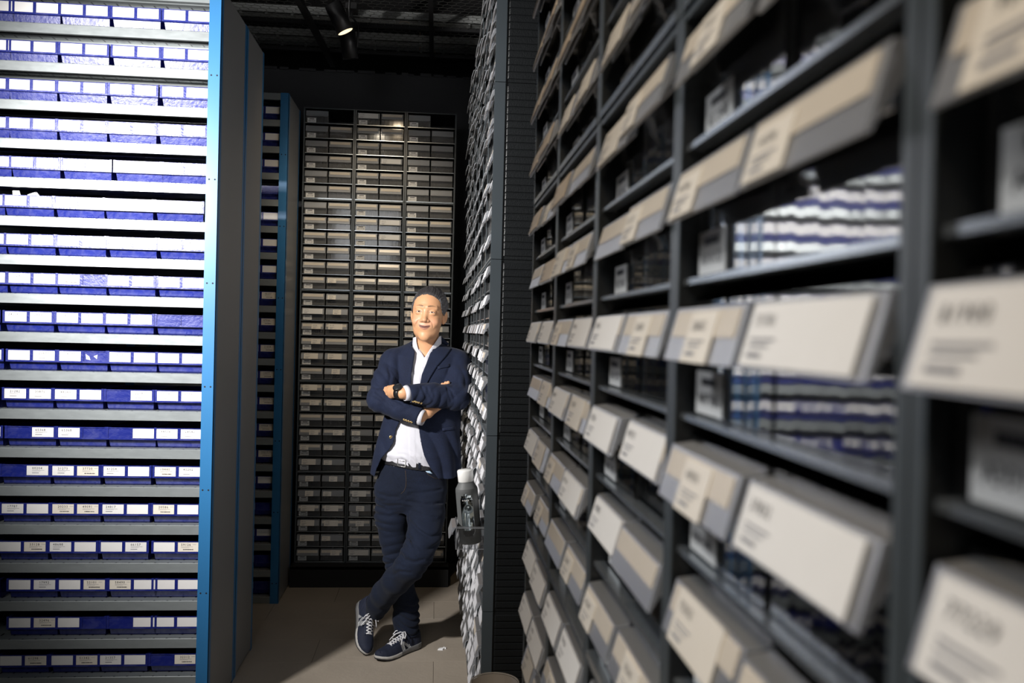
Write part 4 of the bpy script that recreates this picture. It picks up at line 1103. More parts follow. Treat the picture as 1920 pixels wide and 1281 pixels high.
# ---- fabrics
def fabric(name, col_, weave, amt, rough=.85, sheen=.3, scale=900, var=.3, vs_=25):
    m = mat(name, col_, rough, noise=var, nscale=vs_, spec=.25)
    b = m.node_tree.nodes['Principled BSDF']; N = m.node_tree.nodes; L = m.node_tree.links
    b.inputs['Sheen Weight'].default_value = .04
    tc = N.new('ShaderNodeTexCoord'); n1 = N.new('ShaderNodeTexNoise'); n1.inputs['Scale'].default_value = scale; n1.inputs['Detail'].default_value = 2
    mp = N.new('ShaderNodeMapping'); mp.inputs['Scale'].default_value = weave; L.new(tc.outputs['Object'], mp.inputs[0]); L.new(mp.outputs[0], n1.inputs['Vector'])
    mx = N.new('ShaderNodeMix'); mx.data_type = 'RGBA'; mx.blend_type = 'MULTIPLY'; mx.inputs[0].default_value = 1
    mr = N.new('ShaderNodeMapRange'); mr.inputs[1].default_value = .3; mr.inputs[2].default_value = .7; mr.inputs[3].default_value = 1-amt; mr.inputs[4].default_value = 1+amt
    L.new(n1.outputs['Fac'], mr.inputs[0]); src = b.inputs['Base Color'].links[0].from_socket
    L.new(src, mx.inputs[6]); L.new(mr.outputs[0], mx.inputs[7]); L.new(mx.outputs[2], b.inputs['Base Color'])
    bp = N.new('ShaderNodeBump'); bp.inputs['Strength'].default_value = .12; bp.inputs['Distance'].default_value = .002; L.new(n1.outputs['Fac'], bp.inputs['Height']); L.new(bp.outputs[0], b.inputs['Normal'])
    return m
navy = fabric('navy_wool', (.0085, .0135, .034), (1, 1, .25), .45)
lining = mat('dark_lining', (.008, .009, .014), .5)
denim = fabric('indigo_denim', (.0052, .0090, .0215), (1, 1, .22), .8, rough=.9, scale=1300, var=.55, vs_=7)
shirtm = mat('white_shirt_cotton', (.60, .60, .65), .8, noise=.02, nscale=40, bump=.05, bscale=900)

# ---- jacket
pxz = lambda L_, Y=4.035: np.array([(at(x, y, Y)[2], at(x, y, Y)[0]) for x, y in L_][::-1])
OL = pxz([(778, 600), (774, 636), (770, 649), (777.7, 660), (774.6, 682), (771, 702), (770, 723), (762, 760), (750, 790), (741.7, 807), (738.5, 829), (729, 845), (714, 862), (704, 885), (700, 900)])
OR = pxz([(830, 600), (827, 630), (820, 640), (806, 664), (798.5, 684), (791, 702), (786.6, 723), (783, 760), (784, 790), (785.5, 805), (789, 829), (795, 855), (805, 876), (819, 894), (824, 902)])
ZHEM = zc(891)
def sleeve(P):
    a = chain(P, [shR+np.array((.02, .01, .012)), shR, (shR+elR)/2+np.array((-.004, 0, 0)), elR, (elR*.5+wrR*.5), wrR], [.058, .062, .0600, .0590, .0540, .0435], .02)
    b = chain(P, [shL+np.array((-.02, .01, .012)), shL, (shL+elL)/2+np.array((.006, 0, 0)), elL, (elL*.5+wrL*.5), wrL], [.058, .062, .0610, .0590, .0530, .0400], .02)
    # cuffs end before the wrists
    na = (wrR-elR)/np.linalg.norm(wrR-elR); nb = (wrL-elL)/np.linalg.norm(wrL-elL)
    pa = (P-(wrR-na*.004))@na; pb = (P-(wrL-nb*.022))@(nb*.96+np.array((0, 0, -.28))*1)
    near_a = np.linalg.norm(P-wrR, axis=1) < .12; near_b = np.linalg.norm(P-wrL, axis=1) < .12
    ta = np.clip(((P-elR)@(wrR-elR))/np.sum((wrR-elR)**2), 0, 1); tb = np.clip(((P-elL)@(wrL-elL))/np.sum((wrL-elL)**2), 0, 1)
    fa = waves(P, na+np.array((0, .2, -.5)), 85, .0042, 3, .30)*mask(P, elR*.75+wrR*.25, .10)+waves(P, (.35, .1, 1), 70, .0040, 8, .3)*mask(P, shR*.45+elR*.55, .10)+waves(P, na*.7+np.array((0, 0, .4)), 60, .0022, 9, .4)
    fb = waves(P, nb+np.array((.1, .1, .3)), 85, .0046, 14, .32)*mask(P, elL*.65+wrL*.35, .12)+waves(P, (.3, .1, 1), 70, .0036, 18, .3)*mask(P, shL*.4+elL*.6, .09)+waves(P, nb*.7+np.array((0, 0, .4)), 60, .0022, 19, .4)
    a = np.where(near_a, np.maximum(a+fa, pa), a+fa); b = np.where(near_b, np.maximum(b+fb, pb), b+fb)
    return a, b
def crease(P, pts, r, Y):
    return chain(P, [at(x, y, Y) for x, y in pts], [r*.3]+[r]*(len(pts)-2)+[r*.3], .004)
def jacket_torso(P):
    x, y, z = P.T
    d = loft(P, torso_sec, 2.35)
    wv = waves(P, (1, .2, .20), 42, .0065, 22, .25)*np.clip((zc(785)-z)/.1, 0, 1)+waves(P, (1, 0, .4), 60, .0055, 23, .3)*mask(P, at(742, 715, 4.06), .08)+waves(P, (1, 0, -.35), 50, .0045, 29, .3)*mask(P, at(840, 712, 4.06), .09)
    d = d+wv
    d = smin(d, chain(P, [neck0+np.array((-.085, .02, .005)), shR+np.array((.012, .008, .012))], [.042, .056]), .03)
    d = smin(d, chain(P, [neck0+np.array((.085, .02, .010)), shL+np.array((-.012, .006, .014))], [.042, .056]), .03)
    cav = loft(P, [(s[0]-(.05 if i == 0 else 0), s[1], s[2]-.0075, s[3], s[4]-.0075) for i, s in enumerate(torso_sec)], 2.35)+wv
    cav = np.where(z < zc(700), cav, cav+.05)
    d = np.maximum(d, -cav)
    Lx = np.interp(z, OL[:, 0], OL[:, 1]); Rx = np.interp(z, OR[:, 0], OR[:, 1])
    yk = np.where(z > zc(668), 4.19, 4.16)
    cut = np.maximum(np.maximum(Lx-x, x-Rx), y-yk)
    d = np.maximum(d, -cut)
    d = np.maximum(d, -np.maximum(cap(P, neck0+np.array((0, .01, -.02)), neck1+np.array((0, .03, .06)), .066, .070), zc(672)-z))
    d = np.maximum(d, ZHEM-z-.004*np.sin(x*22))
    # pocket folds and deep creases
    return d
def jacket_base(P):
    t = jacket_torso(P); a, b = sleeve(P)
    d = smin(t, a, .006); d = smin(d, b, .006)
    top = mask(P, shR, .07)+mask(P, shL, .07)
    d = d-.0035*np.clip(top, 0, 1)*0
    return d
def march(fn, x, z, y0=3.80, y1=4.3):
    x = np.asarray(x); z = np.asarray(z); y = np.full(len(x), y0); done = np.zeros(len(x), bool)
    for _i in range(90):
        d = fn(np.stack([x, y, z], 1)); done |= d < .0004; y = np.where(done, y, y+np.maximum(d*.7, .0004))
        if done.all(): break
    return np.where(y > y1, np.nan, y)
def carve(P, d, q, rs, k):
    lo = q.min(0)-.03; hi = q.max(0)+.03; m = np.nonzero(np.all((P > lo) & (P < hi), axis=1))[0]
    if len(m): d = d.copy(); d[m] = smax(d[m], -chain(P[m], q[::2] if len(q) > 6 else q, rs[::2] if len(q) > 6 else rs, .002), k)
    return d
def fold_lines(fn, lines):
    out = []
    for pts, r, Y in lines:
        t = np.linspace(0, len(pts)-1, 4*(len(pts)-1)+1); px = np.interp(t, range(len(pts)), [p[0] for p in pts]); py = np.interp(t, range(len(pts)), [p[1] for p in pts])
        q = np.array([at(x_, y_, Y) for x_, y_ in zip(px, py)]); y = march(fn, q[:, 0], q[:, 2])
        ok = np.isfinite(y) & (np.abs(y-Y) < .12)
        q = np.array([at(x_, y_, yy) for x_, y_, yy in zip(px[ok], py[ok], y[ok])])
        if len(q) > 2:
            q[:, 1] -= r*.25; out.append((q, [r*math.sin(math.pi*(i+.5)/len(q))**.5 for i in range(len(q))]))
    return out
JACKET_FOLDS = fold_lines(jacket_base, [([(791, 725), (797, 738), (802, 752)], .0045, 3.872), ([(802, 726), (804, 738), (811, 748)], .004, 3.875), ([(842, 727), (848, 735), (852, 745)], .005, 3.94), ([(838, 725), (842, 738), (846, 752)], .004, 3.93),
                      ([(697, 745), (712, 754), (722, 770)], .0045, 3.955), ([(705, 735), (722, 748), (738, 766)], .0045, 3.945), ([(716, 728), (738, 748), (756, 758)], .004, 3.93), ([(728, 690), (733, 705), (730, 722)], .0045, 4.045),
                      ([(842, 690), (838, 705), (836, 722)], .0045, 4.03), ([(690, 720), (706, 728), (722, 726)], .004, 4.00)])
def jacket_sdf(P):
    d = jacket_base(P)
    for q, rs in JACKET_FOLDS: d = carve(P, d, q, rs, .010)
    return d
V, F = surface_nets(jacket_sdf, grid(-.42, .26, .0038), grid(3.86, 4.36, .0038), grid(ZHEM-.03, zc(625), .0038))
mlink('jacket', np_mesh('jacket', V, F, navy), label='navy blazer')

# thin shapes laid onto a surface, seen along +y
from mathutils.geometry import tessellate_polygon
def decal(fn, poly, off=.0015, thick=.003, n=3, Y=4.03, y0=3.80):
    pts = [at(px, py, Y) for px, py in poly]
    tri = [[(pts[i][0], pts[i][2]) for i in t] for t in tessellate_polygon([[Vector((p[0], p[2], 0)) for p in pts]])]
    for _i in range(n):
        nt = []
        for a, b, c in tri:
            ab = ((a[0]+b[0])/2, (a[1]+b[1])/2); bc = ((b[0]+c[0])/2, (b[1]+c[1])/2); ca = ((c[0]+a[0])/2, (c[1]+a[1])/2)
            nt += [(a, ab, ca), (ab, b, bc), (ca, bc, c), (ab, bc, ca)]
        tri = nt
    keys = {}; vv = []; f = []
    for t in tri:
        g = []
        for p in t:
            k = (round(p[0], 6), round(p[1], 6))
            if k not in keys: keys[k] = len(vv); vv.append(p)
            g.append(keys[k])
        ar = (vv[g[1]][0]-vv[g[0]][0])*(vv[g[2]][1]-vv[g[0]][1])-(vv[g[1]][1]-vv[g[0]][1])*(vv[g[2]][0]-vv[g[0]][0])
        f.append(tuple(g) if ar > 0 else tuple(g[::-1]))
    v = np.array(vv); y = march(fn, v[:, 0], v[:, 1], y0); y = np.where(np.isnan(y), np.nanmedian(y), y)
    edges = {}
    for g in f:
        for i in range(3): edges[(g[i], g[(i+1) % 3])] = True
    bd = [e for e in edges if (e[1], e[0]) not in edges]
    N_ = len(vv); mb = MB(); mb.v = [(p[0], yy-off-thick, p[1]) for p, yy in zip(vv, y)]+[(p[0], yy-off+.002, p[1]) for p, yy in zip(vv, y)]
    mb.f = list(f)+[tuple(i+N_ for i in g[::-1]) for g in f]+[(b, a, a+N_, b+N_) for a, b in bd]; mb.m = [0]*len(mb.f)
    return mb
jt = jacket_torso
mlink('lapel', decal(jt, [(770, 650), (762, 646), (756, 650), (750, 662), (745, 666), (747.5, 700), (755, 724), (770, 724), (771, 702), (774.6, 682), (777.4, 661)], thick=.0035).mesh('lapel', navy, True))
mlink('lapel', decal(jt, [(806, 664), (821, 648), (835, 650), (847.5, 655), (838, 667), (819, 688), (806, 709), (798, 724), (787, 724), (791, 702), (798.5, 684)], thick=.0045).mesh('lapel', navy, True))
mlink('jacket_collar', decal(jt, [(808, 660), (820, 641), (828, 631), (837, 640), (843, 646), (838, 650), (821, 649)], thick=.0055).mesh('jacket_collar', navy, True))
mlink('breast_pocket', decal(jt, [(820, 688), (843, 683), (844, 688), (821, 693)], n=2, thick=.002).mesh('breast_pocket', navy, True))
mlink('pocket_flap', decal(jt, [(829, 804), (855, 802), (855.5, 807), (829.5, 809)], n=2, thick=.003).mesh('pocket_flap', navy, True))
gold = mat('brass_button', (.62, .44, .20), .32, metal=.9)
def button(px, py, fn, r=.0062, Y=4.0, m=gold, name='button'):
    c = at(px, py, Y); y = march(fn, [c[0]], [c[2]])[0]
    c = at(px, py, y); mb = MB().lathe([(0, -.0005), (r, -.0005), (r, .0015), (r*.8, .0028), (r*.55, .0022), (0, .0024)], 16, None, Matrix.Translation(Vector((c[0], y, c[2]))) @ Matrix.Rotation(math.radians(90), 4, 'X'), cap=False)
    return mlink(name, mb.mesh(name, m, True))
for p in ((774.5, 752.6), (779.5, 753.6), (784.4, 754.6), (789.3, 756)): button(*p, jacket_sdf, Y=3.9)
for p in ((758, 787), (762.5, 788.6), (767, 790), (771.6, 791.4)): button(*p, jacket_sdf, r=.0058, Y=3.95)
button(733, 820, jt, .0085)

# ---- shirt
shirt_sec = [(zc(900), xc(776, 890), .150, 4.17, .112), (zc(866), xc(778, 866), .150, 4.168, .120)]+[(s[0], s[1], s[2]-.016, s[3], s[4]-.0115) for s in torso_sec if zc(860) < s[0] < zc(650)]+[(zc(648), xc(799, 648), .066, 4.185, .052)]
def shirt_sdf(P):
    x, y, z = P.T
    d = loft(P, shirt_sec, 2.2)
    d = d+waves(P, (1, 0, .15), 90, .0022, 41, .2)*np.clip((z-1.2)/.1, 0, 1)+waves(P, (.5, 0, 1), 110, .0035, 44, .4)*np.clip((zc(835)-z)/.05, 0, 1)+waves(P, (.9, 0, .8), 60, .0020, 47, .3)
    cx = np.interp(z, [zc(870), zc(800), zc(669)], [at(775, 860, 4.04)[0], at(772, 800, 4.04)[0], at(797, 669, 4.04)[0]])
    d = d-.0015*(np.abs(x-cx) < .015)*(y < 4.12)                        # placket
    v = np.maximum(np.abs(x-at(796, 669, 4.06)[0])-np.maximum(0, (z-zc(670))*.62), y-4.2)   # open neck
    d = np.maximum(d, -v)
    return np.maximum(d, zc(868)-z-.008)
V, F = surface_nets(shirt_sdf, grid(-.30, .16, .004), grid(4.0, 4.32, .004), grid(zc(880), zc(645), .004))
shirt = mlink('shirt', np_mesh('shirt', V, F, shirtm), label='white open-necked shirt')
def collar_sdf(P):
    x, y, z = P.T; c0 = neck0+np.array((0, .004, -.012)); c1 = neck1+np.array((.0, .016, .01))
    sh = np.abs(cap(P, c0+np.array((0, 0, -.02)), c1, .0735, .0640))-.0030
    zt = np.interp(x, [xc(772), xc(781), xc(800), xc(824), xc(830)], [zc(634), zc(631), zc(640), zc(629), zc(626)])
    d = np.maximum(sh, z-zt)
    zl = np.interp(x, [xc(764), xc(770), xc(778), xc(786), xc(800), xc(806), xc(816), xc(830)], [zc(645), zc(650), zc(660), zc(668), zc(672), zc(668), zc(652), zc(640)])
    d = np.maximum(d, zl-z)
    # V opening at the front
    Lx = np.interp(z, [zc(670), zc(655), zc(643), zc(630)], [xc(796, 669), xc(784.5, 655), xc(781.5, 643), xc(780.5, 630)])
    Rx = np.interp(z, [zc(670), zc(655), zc(643), zc(630)], [xc(796.5, 669), xc(806, 655), xc(815, 643), xc(823.5, 630)])
    cut = np.maximum(np.maximum(Lx-x, x-Rx), y-4.15)
    return np.maximum(d, -cut)
V, F = surface_nets(collar_sdf, grid(-.16, .06, .0024), grid(4.04, 4.30, .0024), grid(zc(676), zc(622), .0024))
mlink('shirt_collar', np_mesh('shirt_collar', V, F, shirtm))
# cuffs
def ring(name, c, ax, r, half, th, m, tilt=0, parent=None, n=32):
    q = Vector(ax).to_track_quat('Z', 'Y').to_matrix().to_4x4(); M4 = Matrix.Translation(Vector(c)) @ q
    mb = MB().lathe([(r[0]-th, -half), (r[0], -half), (r[1], half), (r[1]-th, half), (r[0]-th, -half)], n, None, M4, cap=False)
    return mlink(name, mb.mesh(name, m, True))
nL = (wrL-elL)/np.linalg.norm(wrL-elL); nR = (wrR-elR)/np.linalg.norm(wrR-elR)
ring('shirt_cuff', wrL-nL*.012, nL*.97+np.array((0, 0, -.25)), (.037, .0335), .013, .003, shirtm)
ring('shirt_cuff', wrR+nR*.004, nR+np.array((0, 0, .12)), (.0385, .0360), .012, .003, shirtm)
# watch
wc = at(749.5, 736.7, 3.9085); wa = (at(757, 737.5, 3.90)-at(744, 735.2, 3.925)); wa = wa/np.linalg.norm(wa)
rubber = mat('black_watch_rubber', (.010, .010, .011), .38)
wband = ring('watch_strap', wc, wa, (.0310, .0305), .0125, .003, rubber)
up_ = np.array((-.15, -.62, .77)); up_ = up_-wa*(up_@wa); up_ /= np.linalg.norm(up_)
M4 = Matrix.Translation(Vector(wc+up_*.0265)) @ Vector(up_).to_track_quat('Z', 'Y').to_matrix().to_4x4()
mlink('watch_case', MB().lathe([(0, 0), (.021, 0), (.0225, .004), (.0215, .0105), (.019, .0115), (.0185, .0098), (0, .0098)], 28, None, M4, cap=False).mesh('watch_case', rubber, True))
mlink('watch_glass', MB().lathe([(0, .0102), (.0182, .0102), (.0180, .0104), (0, .0106)], 28, None, M4, cap=False).mesh('watch_glass', mat('watch_crystal', (.02, .022, .025), .05), True))

# ---- jeans
def jeans_base(P):
    x, y, z = P.T
    d = loft(P, hip_sec, 2.2)
    A = chain(P, [p for p, r in legA], [r*p[1]/FPX for p, r in legA], .018); Bq = chain(P, [p for p, r in legB], [r*p[1]/FPX for p, r in legB], .018)
    A = A+waves(P, (.1, .1, 1), 75, .0065, 61, .22)*mask(P, at(745, 1055, 4.15), .11)+waves(P, (.25, 0, 1), 95, .0048, 62, .5)*np.clip((zc(1125)-z)/.05, 0, 1)+waves(P, (-.30, 0, 1), 80, .0042, 63, .25)*np.clip((z-zc(1010))/.1, 0, 1)
    Bq = Bq+waves(P, (.5, .2, .8), 70, .0065, 64, .25)*mask(P, at(770, 1058, 3.97), .12)+waves(P, (.40, 0, 1), 75, .0046, 65, .25)*np.clip((z-zc(1040))/.1, 0, 1)+waves(P, (.7, .2, -.6), 80, .0070, 66, .3)*mask(P, at(715, 1125, 4.2), .09)
    nA = np.array((0, .1, -1.0)); nB = at(700, 1146, 4.26)-at(722, 1112, 4.16); nB /= np.linalg.norm(nB)
    A = np.maximum(A, .074+.12*(y-4.245)-z); Bq = np.maximum(Bq, (P-at(703.5, 1147, 4.255))@nB)
    leg = smin(A, Bq, .004)
    d = smin(d, leg, .022)
    d = d+waves(P, (.25, 0, 1), 105, .0045, 71, .2)*mask(P, at(800, 935, 4.05), .085)+waves(P, (-.35, 0, 1), 110, .0040, 72, .2)*mask(P, at(728, 935, 4.05), .075)
    cut = chain(P, [at(757, 928, 4.02), at(763, 960, 4.05), at(764, 1010, 4.06)], [.002, .006, .007], .004)
    d = smax(d, -cut, .012)
    return d
JEANS_FOLDS = fold_lines(jeans_base, [([(738, 890), (747, 906), (757, 922)], .006, 4.045), ([(764, 941), (795, 946), (830, 943)], .0055, 4.030), ([(768, 957), (795, 966), (818, 970)], .004, 4.015),
                      ([(768, 925), (795, 924), (828, 918)], .0045, 4.045), ([(706, 925), (725, 932), (748, 932)], .0045, 4.050), ([(708, 943), (728, 950), (752, 947)], .005, 4.055), ([(712, 965), (730, 968), (755, 962)], .004, 4.06),
                      ([(766, 975), (785, 995), (806, 1008)], .004, 3.965), ([(752, 1038), (757, 1050), (778, 1055), (794, 1050)], .007, 3.895), ([(766, 1005), (775, 1020), (782, 1036)], .004, 3.93),
                      ([(720, 1048), (732, 1053), (748, 1050)], .006, 4.085), ([(735, 1080), (748, 1072), (770, 1074)], .005, 3.94)])
def jeans_sdf(P):
    d = jeans_base(P)
    for q, rs in JEANS_FOLDS: d = carve(P, d, q, rs, .012)
    return d
V, F = surface_nets(jeans_sdf, grid(-.42, .12, .0036), grid(3.84, 4.34, .0036), grid(.06, zc(850), .0036))
mlink('jeans', np_mesh('jeans', V, F, denim), label='dark blue jeans')
brown = mat('tan_stitching', (.07, .045, .028), .8)
def on_jeans(px, py, dy=.0012):
    c = at(px, py, 4.05)
    for _i in range(3):
        y = march(jeans_sdf, [c[0]], [c[2]])[0]; c = at(px, py, y)
    return (c[0], c[1]-dy, c[2])
mlink('fly_stitching', MB().tube([on_jeans(*p) for p in ((760, 882), (761, 892), (761.5, 902), (761, 912), (757.5, 921), (752, 926))], .0009, 5).mesh('fly_stitching', brown, True))
mlink('pocket_seam', MB().tube([on_jeans(*p) for p in ((797, 881), (803, 890), (813, 896), (826, 899))], .0013, 5).mesh('pocket_seam', brown, True))
# belt with buckle
leather = mat('black_belt_leather', (.012, .012, .014), .38, bump=.1, bscale=300)
def belt_sdf(P):
    x, y, z = P.T
    o = loft(P, [(zc(905), *shrink(hip_sec, -.007)[3][1:]), *shrink(hip_sec, -.0065)[4:], (zc(830), xc(779, 850), .150, 4.166, .117)], 2.2)
    mid = np.interp(x, [xc(735, 860), xc(790, 868)], [zc(860.5), zc(868.5)])
    return np.maximum(np.maximum(o, -(o+.006)), np.abs(z-mid)-.0225)
V, F = surface_nets(belt_sdf, grid(-.28, .08, .003), grid(4.02, 4.32, .003), grid(zc(885), zc(845), .003))
mlink('belt', np_mesh('belt', V, F, leather))
steel = mat('brushed_steel', (.55, .54, .52), .3, metal=.95)
def bp_(px, py):
    c = at(px, py, 4.05); y = [march(belt_sdf, [c[0]], [zc_], 3.98)[0] for zc_ in (c[2], at(px, 864.5, 4.05)[2])]
    y = [q for q in y if np.isfinite(q)] or [4.05]; return (c[0], y[-1]-.004, c[2])
fr = [bp_(*p) for p in ((746, 854), (753, 855), (760, 857))]+[bp_(*p) for p in ((760, 876), (753, 875), (745.5, 873.5))]
mlink('belt_buckle', MB().tube(fr, .0026, 8, closed=True).mesh('belt_buckle', steel, True))
mlink('buckle_pin', MB().tube([bp_(746, 864.5), bp_(754, 865), bp_(761, 865.5)], .0018, 6).mesh('buckle_pin', steel, True))
mlink('belt_loop', decal(lambda P: np.minimum(belt_sdf(P), jeans_sdf(P)), [(784, 857), (788.5, 857.5), (789, 881), (784.5, 880.5)], n=2, thick=.002, Y=4.04).mesh('belt_loop', denim, True))
mlink('pocket_tag', decal(jeans_sdf, [(798, 884), (806, 884), (811, 890), (808, 889), (801, 887)], n=2, thick=.002, Y=4.05).mesh('pocket_tag', mat('pale_blue_tag', (.45, .62, .78), .5), True), label='pale blue tag peeping from the pocket')

# ---- shoes (local: x towards the toe, z up, heel at x = 0)
suede = mat('navy_suede', (.006, .010, .027), .8, noise=.3, nscale=60, bump=.15, bscale=400)
foam = mat('off_white_midsole', (.42, .41, .39), .6); foamg = mat('grey_midsole', (.15, .15, .15), .6); outs = mat('dark_outsole', (.015, .015, .016), .7)
nsil = mat('silver_grey_emblem', (.34, .35, .36), .4, metal=.2); nedge = mat('pale_emblem_edge', (.5, .5, .5), .5); lace = mat('white_shoelace', (.66, .66, .68), .8)
def half_w(x): return np.interp(x, [-.004, .0, .012, .04, .09, .14, .19, .225, .255, .277, .290, .296], [.0, .016, .029, .0355, .0345, .038, .047, .0475, .042, .030, .014, 0])
def toe_up(x): return np.interp(x, [0, .18, .24, .296], [.0, .0, .004, .017])
def sole_mesh(z0, z1, m, grow=0, name='midsole', xa=-.004, xb=.296):
    xs = np.concatenate([[xa], np.linspace(xa+.003, xb-.003, 28), [xb]])
    out = [(x, half_w(x)+grow*(half_w(x) > .004)) for x in xs]; ring_ = out+[(x, -w_) for x, w_ in out[::-1][1:-1]]
    mb = MB(); n = len(ring_)
    zz0 = z0 if callable(z0) else (lambda x: z0); zz1 = z1 if callable(z1) else (lambda x: z1)
    lay = []
    for f_, sc in ((0, .96), (.25, 1), (.8, 1), (1, .97)):
        lay += [(x if 0 < x < .29 else x, y*sc, toe_up(x)+zz0(x)+(zz1(x)-zz0(x))*f_) for x, y in ring_]
    f = [tuple(range(n-1, -1, -1)), tuple(range(3*n, 4*n))]
    for l in range(3): f += [(l*n+i, l*n+(i+1) % n, (l+1)*n+(i+1) % n, (l+1)*n+i) for i in range(n)]
    return mb.add(lay, f).mesh(name, m, True)
zmid = lambda x: np.interp(x, [0, .08, .16, .296], [.034, .032, .024, .017])
def upper_sdf(Q):
    x, y, z = Q.T; zz = z-toe_up(x)
    hw = half_w(np.clip(x, 0, .293))*.97
    top = np.interp(x, [-.01, .0, .02, .06, .09, .13, .17, .21, .25, .28, .296], [.070, .092, .104, .096, .098, .090, .076, .060, .050, .040, .024])
    n = np.sqrt((np.abs(y)/np.maximum(hw*np.interp(zz, [0, .03, .09], [1, 1.0, .78]), .004))**2.6+(np.clip(zz, 0, 1)/top)**2.6)
    d = (n-1)*.034
    d = np.maximum(d, .012-zz); d = np.maximum(d, -x-.001+.12*np.clip(zz-.05, 0, 1)); d = np.maximum(d, x-.293)
    hole_ = ell(Q, (.045, 0, .115), (.042, .024, .045)); d = smax(d, -hole_, .006)
    return d+waves(Q, (1, .2, .3), 160, .0006, 91)
uv, uf = surface_nets(upper_sdf, grid(-.015, .305, .003), grid(-.056, .056, .003), grid(.0, .13, .003))
UP = np_mesh('upper', uv, uf, suede)
def side_y(x, z, sgn):
    y = sgn*.07
    for _i in range(60):
        d = upper_sdf(np.array([[x, y, z]]))[0]
        if d < .0003: break
        y -= sgn*max(d*.7, .0003)
        if sgn*y < .006: return sgn*.03
    return y
def top_z(x, y):
    z = .16
    for _i in range(80):
        d = upper_sdf(np.array([[x, y, z]]))[0]
        if d < .0004: break
        z -= max(d*.6, .0004)
    return z
def n_emblem(sgn, grow=0, push=0):
    # slanted letter N on the side, three strokes
    x0, x1, z0, z1 = .088, .148, .030, .074; s = .010; st = .0165
    if sgn > 0: pass
    A = [(x0, z0), (x0+st, z0), (x0+st+s, z1), (x0+s, z1)]
    C = [(x1-st, z0), (x1, z0), (x1+s, z1), (x1-st+s, z1)]
    Bm = [(x0+s, z1), (x0+s+st, z1), (x1, z0), (x1-st, z0)] if sgn < 0 else [(x1+s, z1), (x1+s-st, z1), (x0, z0), (x0+st, z0)]
    mb = MB()
    for poly in (A, Bm, C):
        cx = sum(p[0] for p in poly)/4; cz = sum(p[1] for p in poly)/4
        poly = [(cx+(p[0]-cx)*(1+grow), cz+(p[1]-cz)*(1+grow)) for p in poly]
        n = 7; G = []
        for i in range(n):
            for j in range(n):
                u, v = i/(n-1), j/(n-1)
                p = [(1-u)*(1-v)*poly[0][k]+u*(1-v)*poly[1][k]+u*v*poly[2][k]+(1-u)*v*poly[3][k] for k in (0, 1)]
                G.append((p[0], side_y(p[0], p[1], sgn)+sgn*(.0016+push), p[1]))
        f = [(i*n+j, (i+1)*n+j, (i+1)*n+j+1, i*n+j+1) for i in range(n-1) for j in range(n-1)]
        m_ = len(G); G2 = [(a, b-sgn*.003, c) for a, b, c in G]
        bdr = [k for k in range(n)]; rim = [(i, 0) for i in range(n)]+[(n-1, j) for j in range(1, n)]+[(i, n-1) for i in range(n-2, -1, -1)]+[(0, j) for j in range(n-2, 0, -1)]
        ids = [i*n+j for i, j in rim]
        mb.add(G+G2, f+[(ids[k], ids[(k+1) % len(ids)], ids[(k+1) % len(ids)]+m_, ids[k]+m_) for k in range(len(ids))])
    return mb
EMB = {s: (n_emblem(s, .22, 0).mesh('emblem_edge', nedge, True), n_emblem(s, 0, .0008).mesh('emblem', nsil, True)) for s in (-1, 1)}
rows_ = [.205, .190, .175, .160, .145, .130, .115]
eye_w = lambda x: np.interp(x, [.115, .205], [.021, .017])
def tp(x, y, h=.002): return (x, y, top_z(x, y)+h)
mbl = MB()
for i, x in enumerate(rows_):
    w_ = eye_w(x)
    if i == 0: mbl.tube([tp(x, -w_), tp(x, -w_/2, .003), tp(x, 0, .0035), tp(x, w_/2, .003), tp(x, w_)], .0026, 6)
    else:
        a = rows_[i-1]
        mbl.tube([tp(a, -eye_w(a)), tp((a+x)/2, 0, .004), tp(x, w_)], .0026, 6); mbl.tube([tp(a, eye_w(a)), tp((a+x)/2, 0, .0055), tp(x, -w_)], .0026, 6)
bz = top_z(.112, 0)+.006
for s in (-1, 1):
    mbl.tube([(.112, 0, bz), (.118, s*.018, bz+.010), (.130, s*.038, bz+.004), (.142, s*.044, bz-.012), (.138, s*.032, bz-.010), (.120, s*.012, bz-.001), (.112, 0, bz)], .0027, 6)
    mbl.tube([(.112, 0, bz), (.124, s*.010, bz+.004), (.142, s*.026, bz-.006), (.158, s*.038, bz-.024), (.166, s*.044, bz-.036)], .0026, 6)
mbl.lathe([(0, -.006), (.006, -.003), (.0065, .002), (0, .006)], 10, None, Matrix.Translation((.112, 0, bz)), cap=False)
LACE = mbl.mesh('laces', lace, True)
mb = MB()
tg = [(.100, .092), (.088, .106), (.080, .118), (.076, .128)]
for (x, z), (x2, z2) in zip(tg, tg[1:]): mb.hexa([(x, -.019, z), (x, .019, z), (x+.005, .019, z+.002), (x+.005, -.019, z+.002), (x2, -.019, z2), (x2, .019, z2), (x2+.005, .019, z2+.002), (x2+.005, -.019, z2+.002)])
TONG = mb.mesh('tongue', suede)
TT = MB().hexa([(.0868, -.017, .1085), (.0868, .001, .1085), (.0885, .001, .1092), (.0885, -.017, .1092), (.0782, -.017, .1275), (.0782, .001, .1275), (.0812, .001, .1295), (.0812, -.017, .1295)]).mesh('tongue_label', lace)
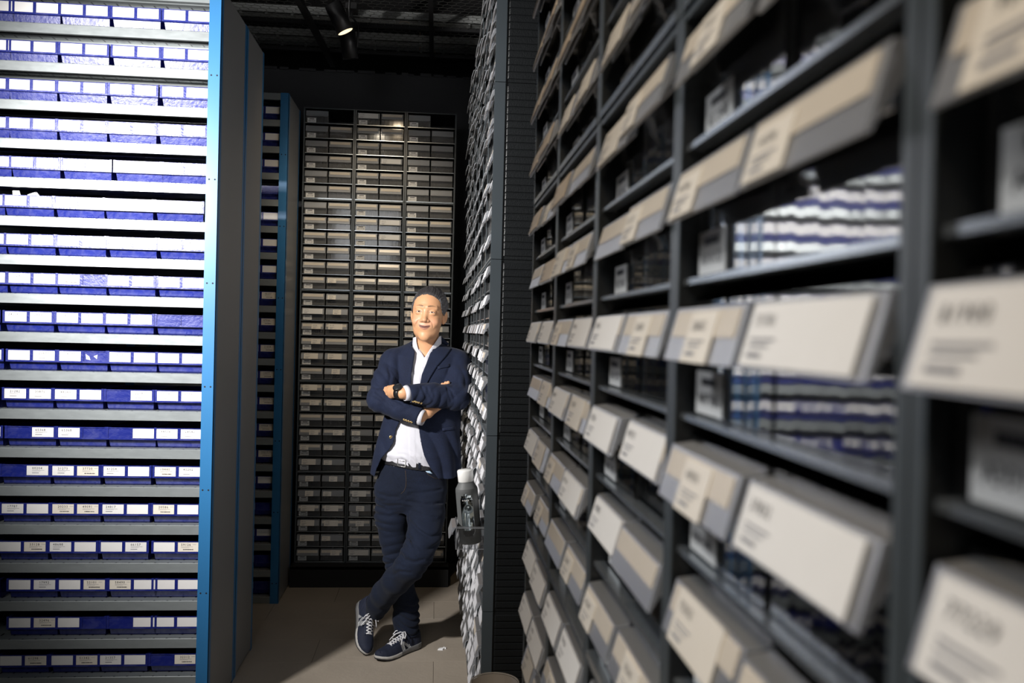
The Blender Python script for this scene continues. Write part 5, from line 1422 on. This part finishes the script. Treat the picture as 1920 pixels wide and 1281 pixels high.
# overlays: toe cap and heel counter bands
def band(xa, xb, za, zb, name, m):
    mb = MB(); n = 26; P1 = []
    for k in range(n):
        a = math.pi*k/(n-1)
        for z in (za, (za+zb)/2, zb):
            if xa > .2:      # toe
                x = xa+(xb-xa)*math.sin(a); w_ = half_w(min(x, .292))*math.copysign(1, math.cos(a))*.99 if k not in (0, n-1) else half_w(xa)*math.cos(a)
            else:
                x = xa-(xa-xb)*math.sin(a); w_ = half_w(max(x, .001))*math.copysign(1, math.cos(a))*.99
            P1.append((x+(.0012 if xa > .2 else -.0012)*math.sin(a), w_*1.015, z+toe_up(x)))
    f = [(k*3+j, (k+1)*3+j, (k+1)*3+j+1, k*3+j+1) for k in range(n-1) for j in range(2)]
    return mb.add(P1, f).mesh(name, m, True)
SOLE = dict(outsole=sole_mesh(0.0, .006, outs, .001, 'outsole'), mid=sole_mesh(.006, zmid, foam, .0015, 'midsole', xa=.14), midh=sole_mesh(.006, zmid, foamg, .0028, 'heel_wedge', xb=.16))
EL = MB()
for s in (-1, 1):
    pts = [(x, s*(eye_w(x)+.004)) for x in np.linspace(.105, .212, 10)]
    EL.tube([tp(x, y, .0006) for x, y in pts], .0022, 6)
EYEL = EL.mesh('eyestay', mat('navy_leather', (.012, .02, .05), .5), True)
def shoe(heel, fwd, up, label):
    f_ = np.array(fwd, float); f_ /= np.linalg.norm(f_); u = np.array(up, float); u = u-f_*(u@f_); u /= np.linalg.norm(u); l = np.cross(u, f_)
    M4 = Matrix(((f_[0], l[0], u[0], heel[0]), (f_[1], l[1], u[1], heel[1]), (f_[2], l[2], u[2], heel[2]), (0, 0, 0, 1)))
    root = bpy.data.objects.new('shoe', UP); COL.objects.link(root); root.parent = man
    root.matrix_parent_inverse = Matrix.Translation(Vector((.09, -4.2, 0))); root.matrix_basis = M4 @ Matrix.Scale(.96, 4); root['label'] = label
    for nme, me in (('outsole', SOLE['outsole']), ('midsole', SOLE['mid']), ('heel_wedge', SOLE['midh']), ('laces', LACE), ('tongue', TONG), ('tongue_label', TT), ('eyestay', EYEL)): link(nme, me, root)
    for s in (-1, 1): link('emblem_edge', EMB[s][0], root); link('emblem', EMB[s][1], root)
    return root
h1 = np.array((-.052, 4.262, .0)); t1 = np.array((-.252, 4.062, 0))
shoe(h1, t1-h1, (0, 0, 1), 'navy suede trainer flat on the floor')
t2 = np.array((-.314, 4.150, -.002)); f2 = np.array((.036, -.195, -.185)); f2 = f2/np.linalg.norm(f2)
shoe(t2-f2*.278, f2, (.45, -.30, .8), 'navy suede trainer crossed over, resting on its toe')
bpy.context.view_layer.update()
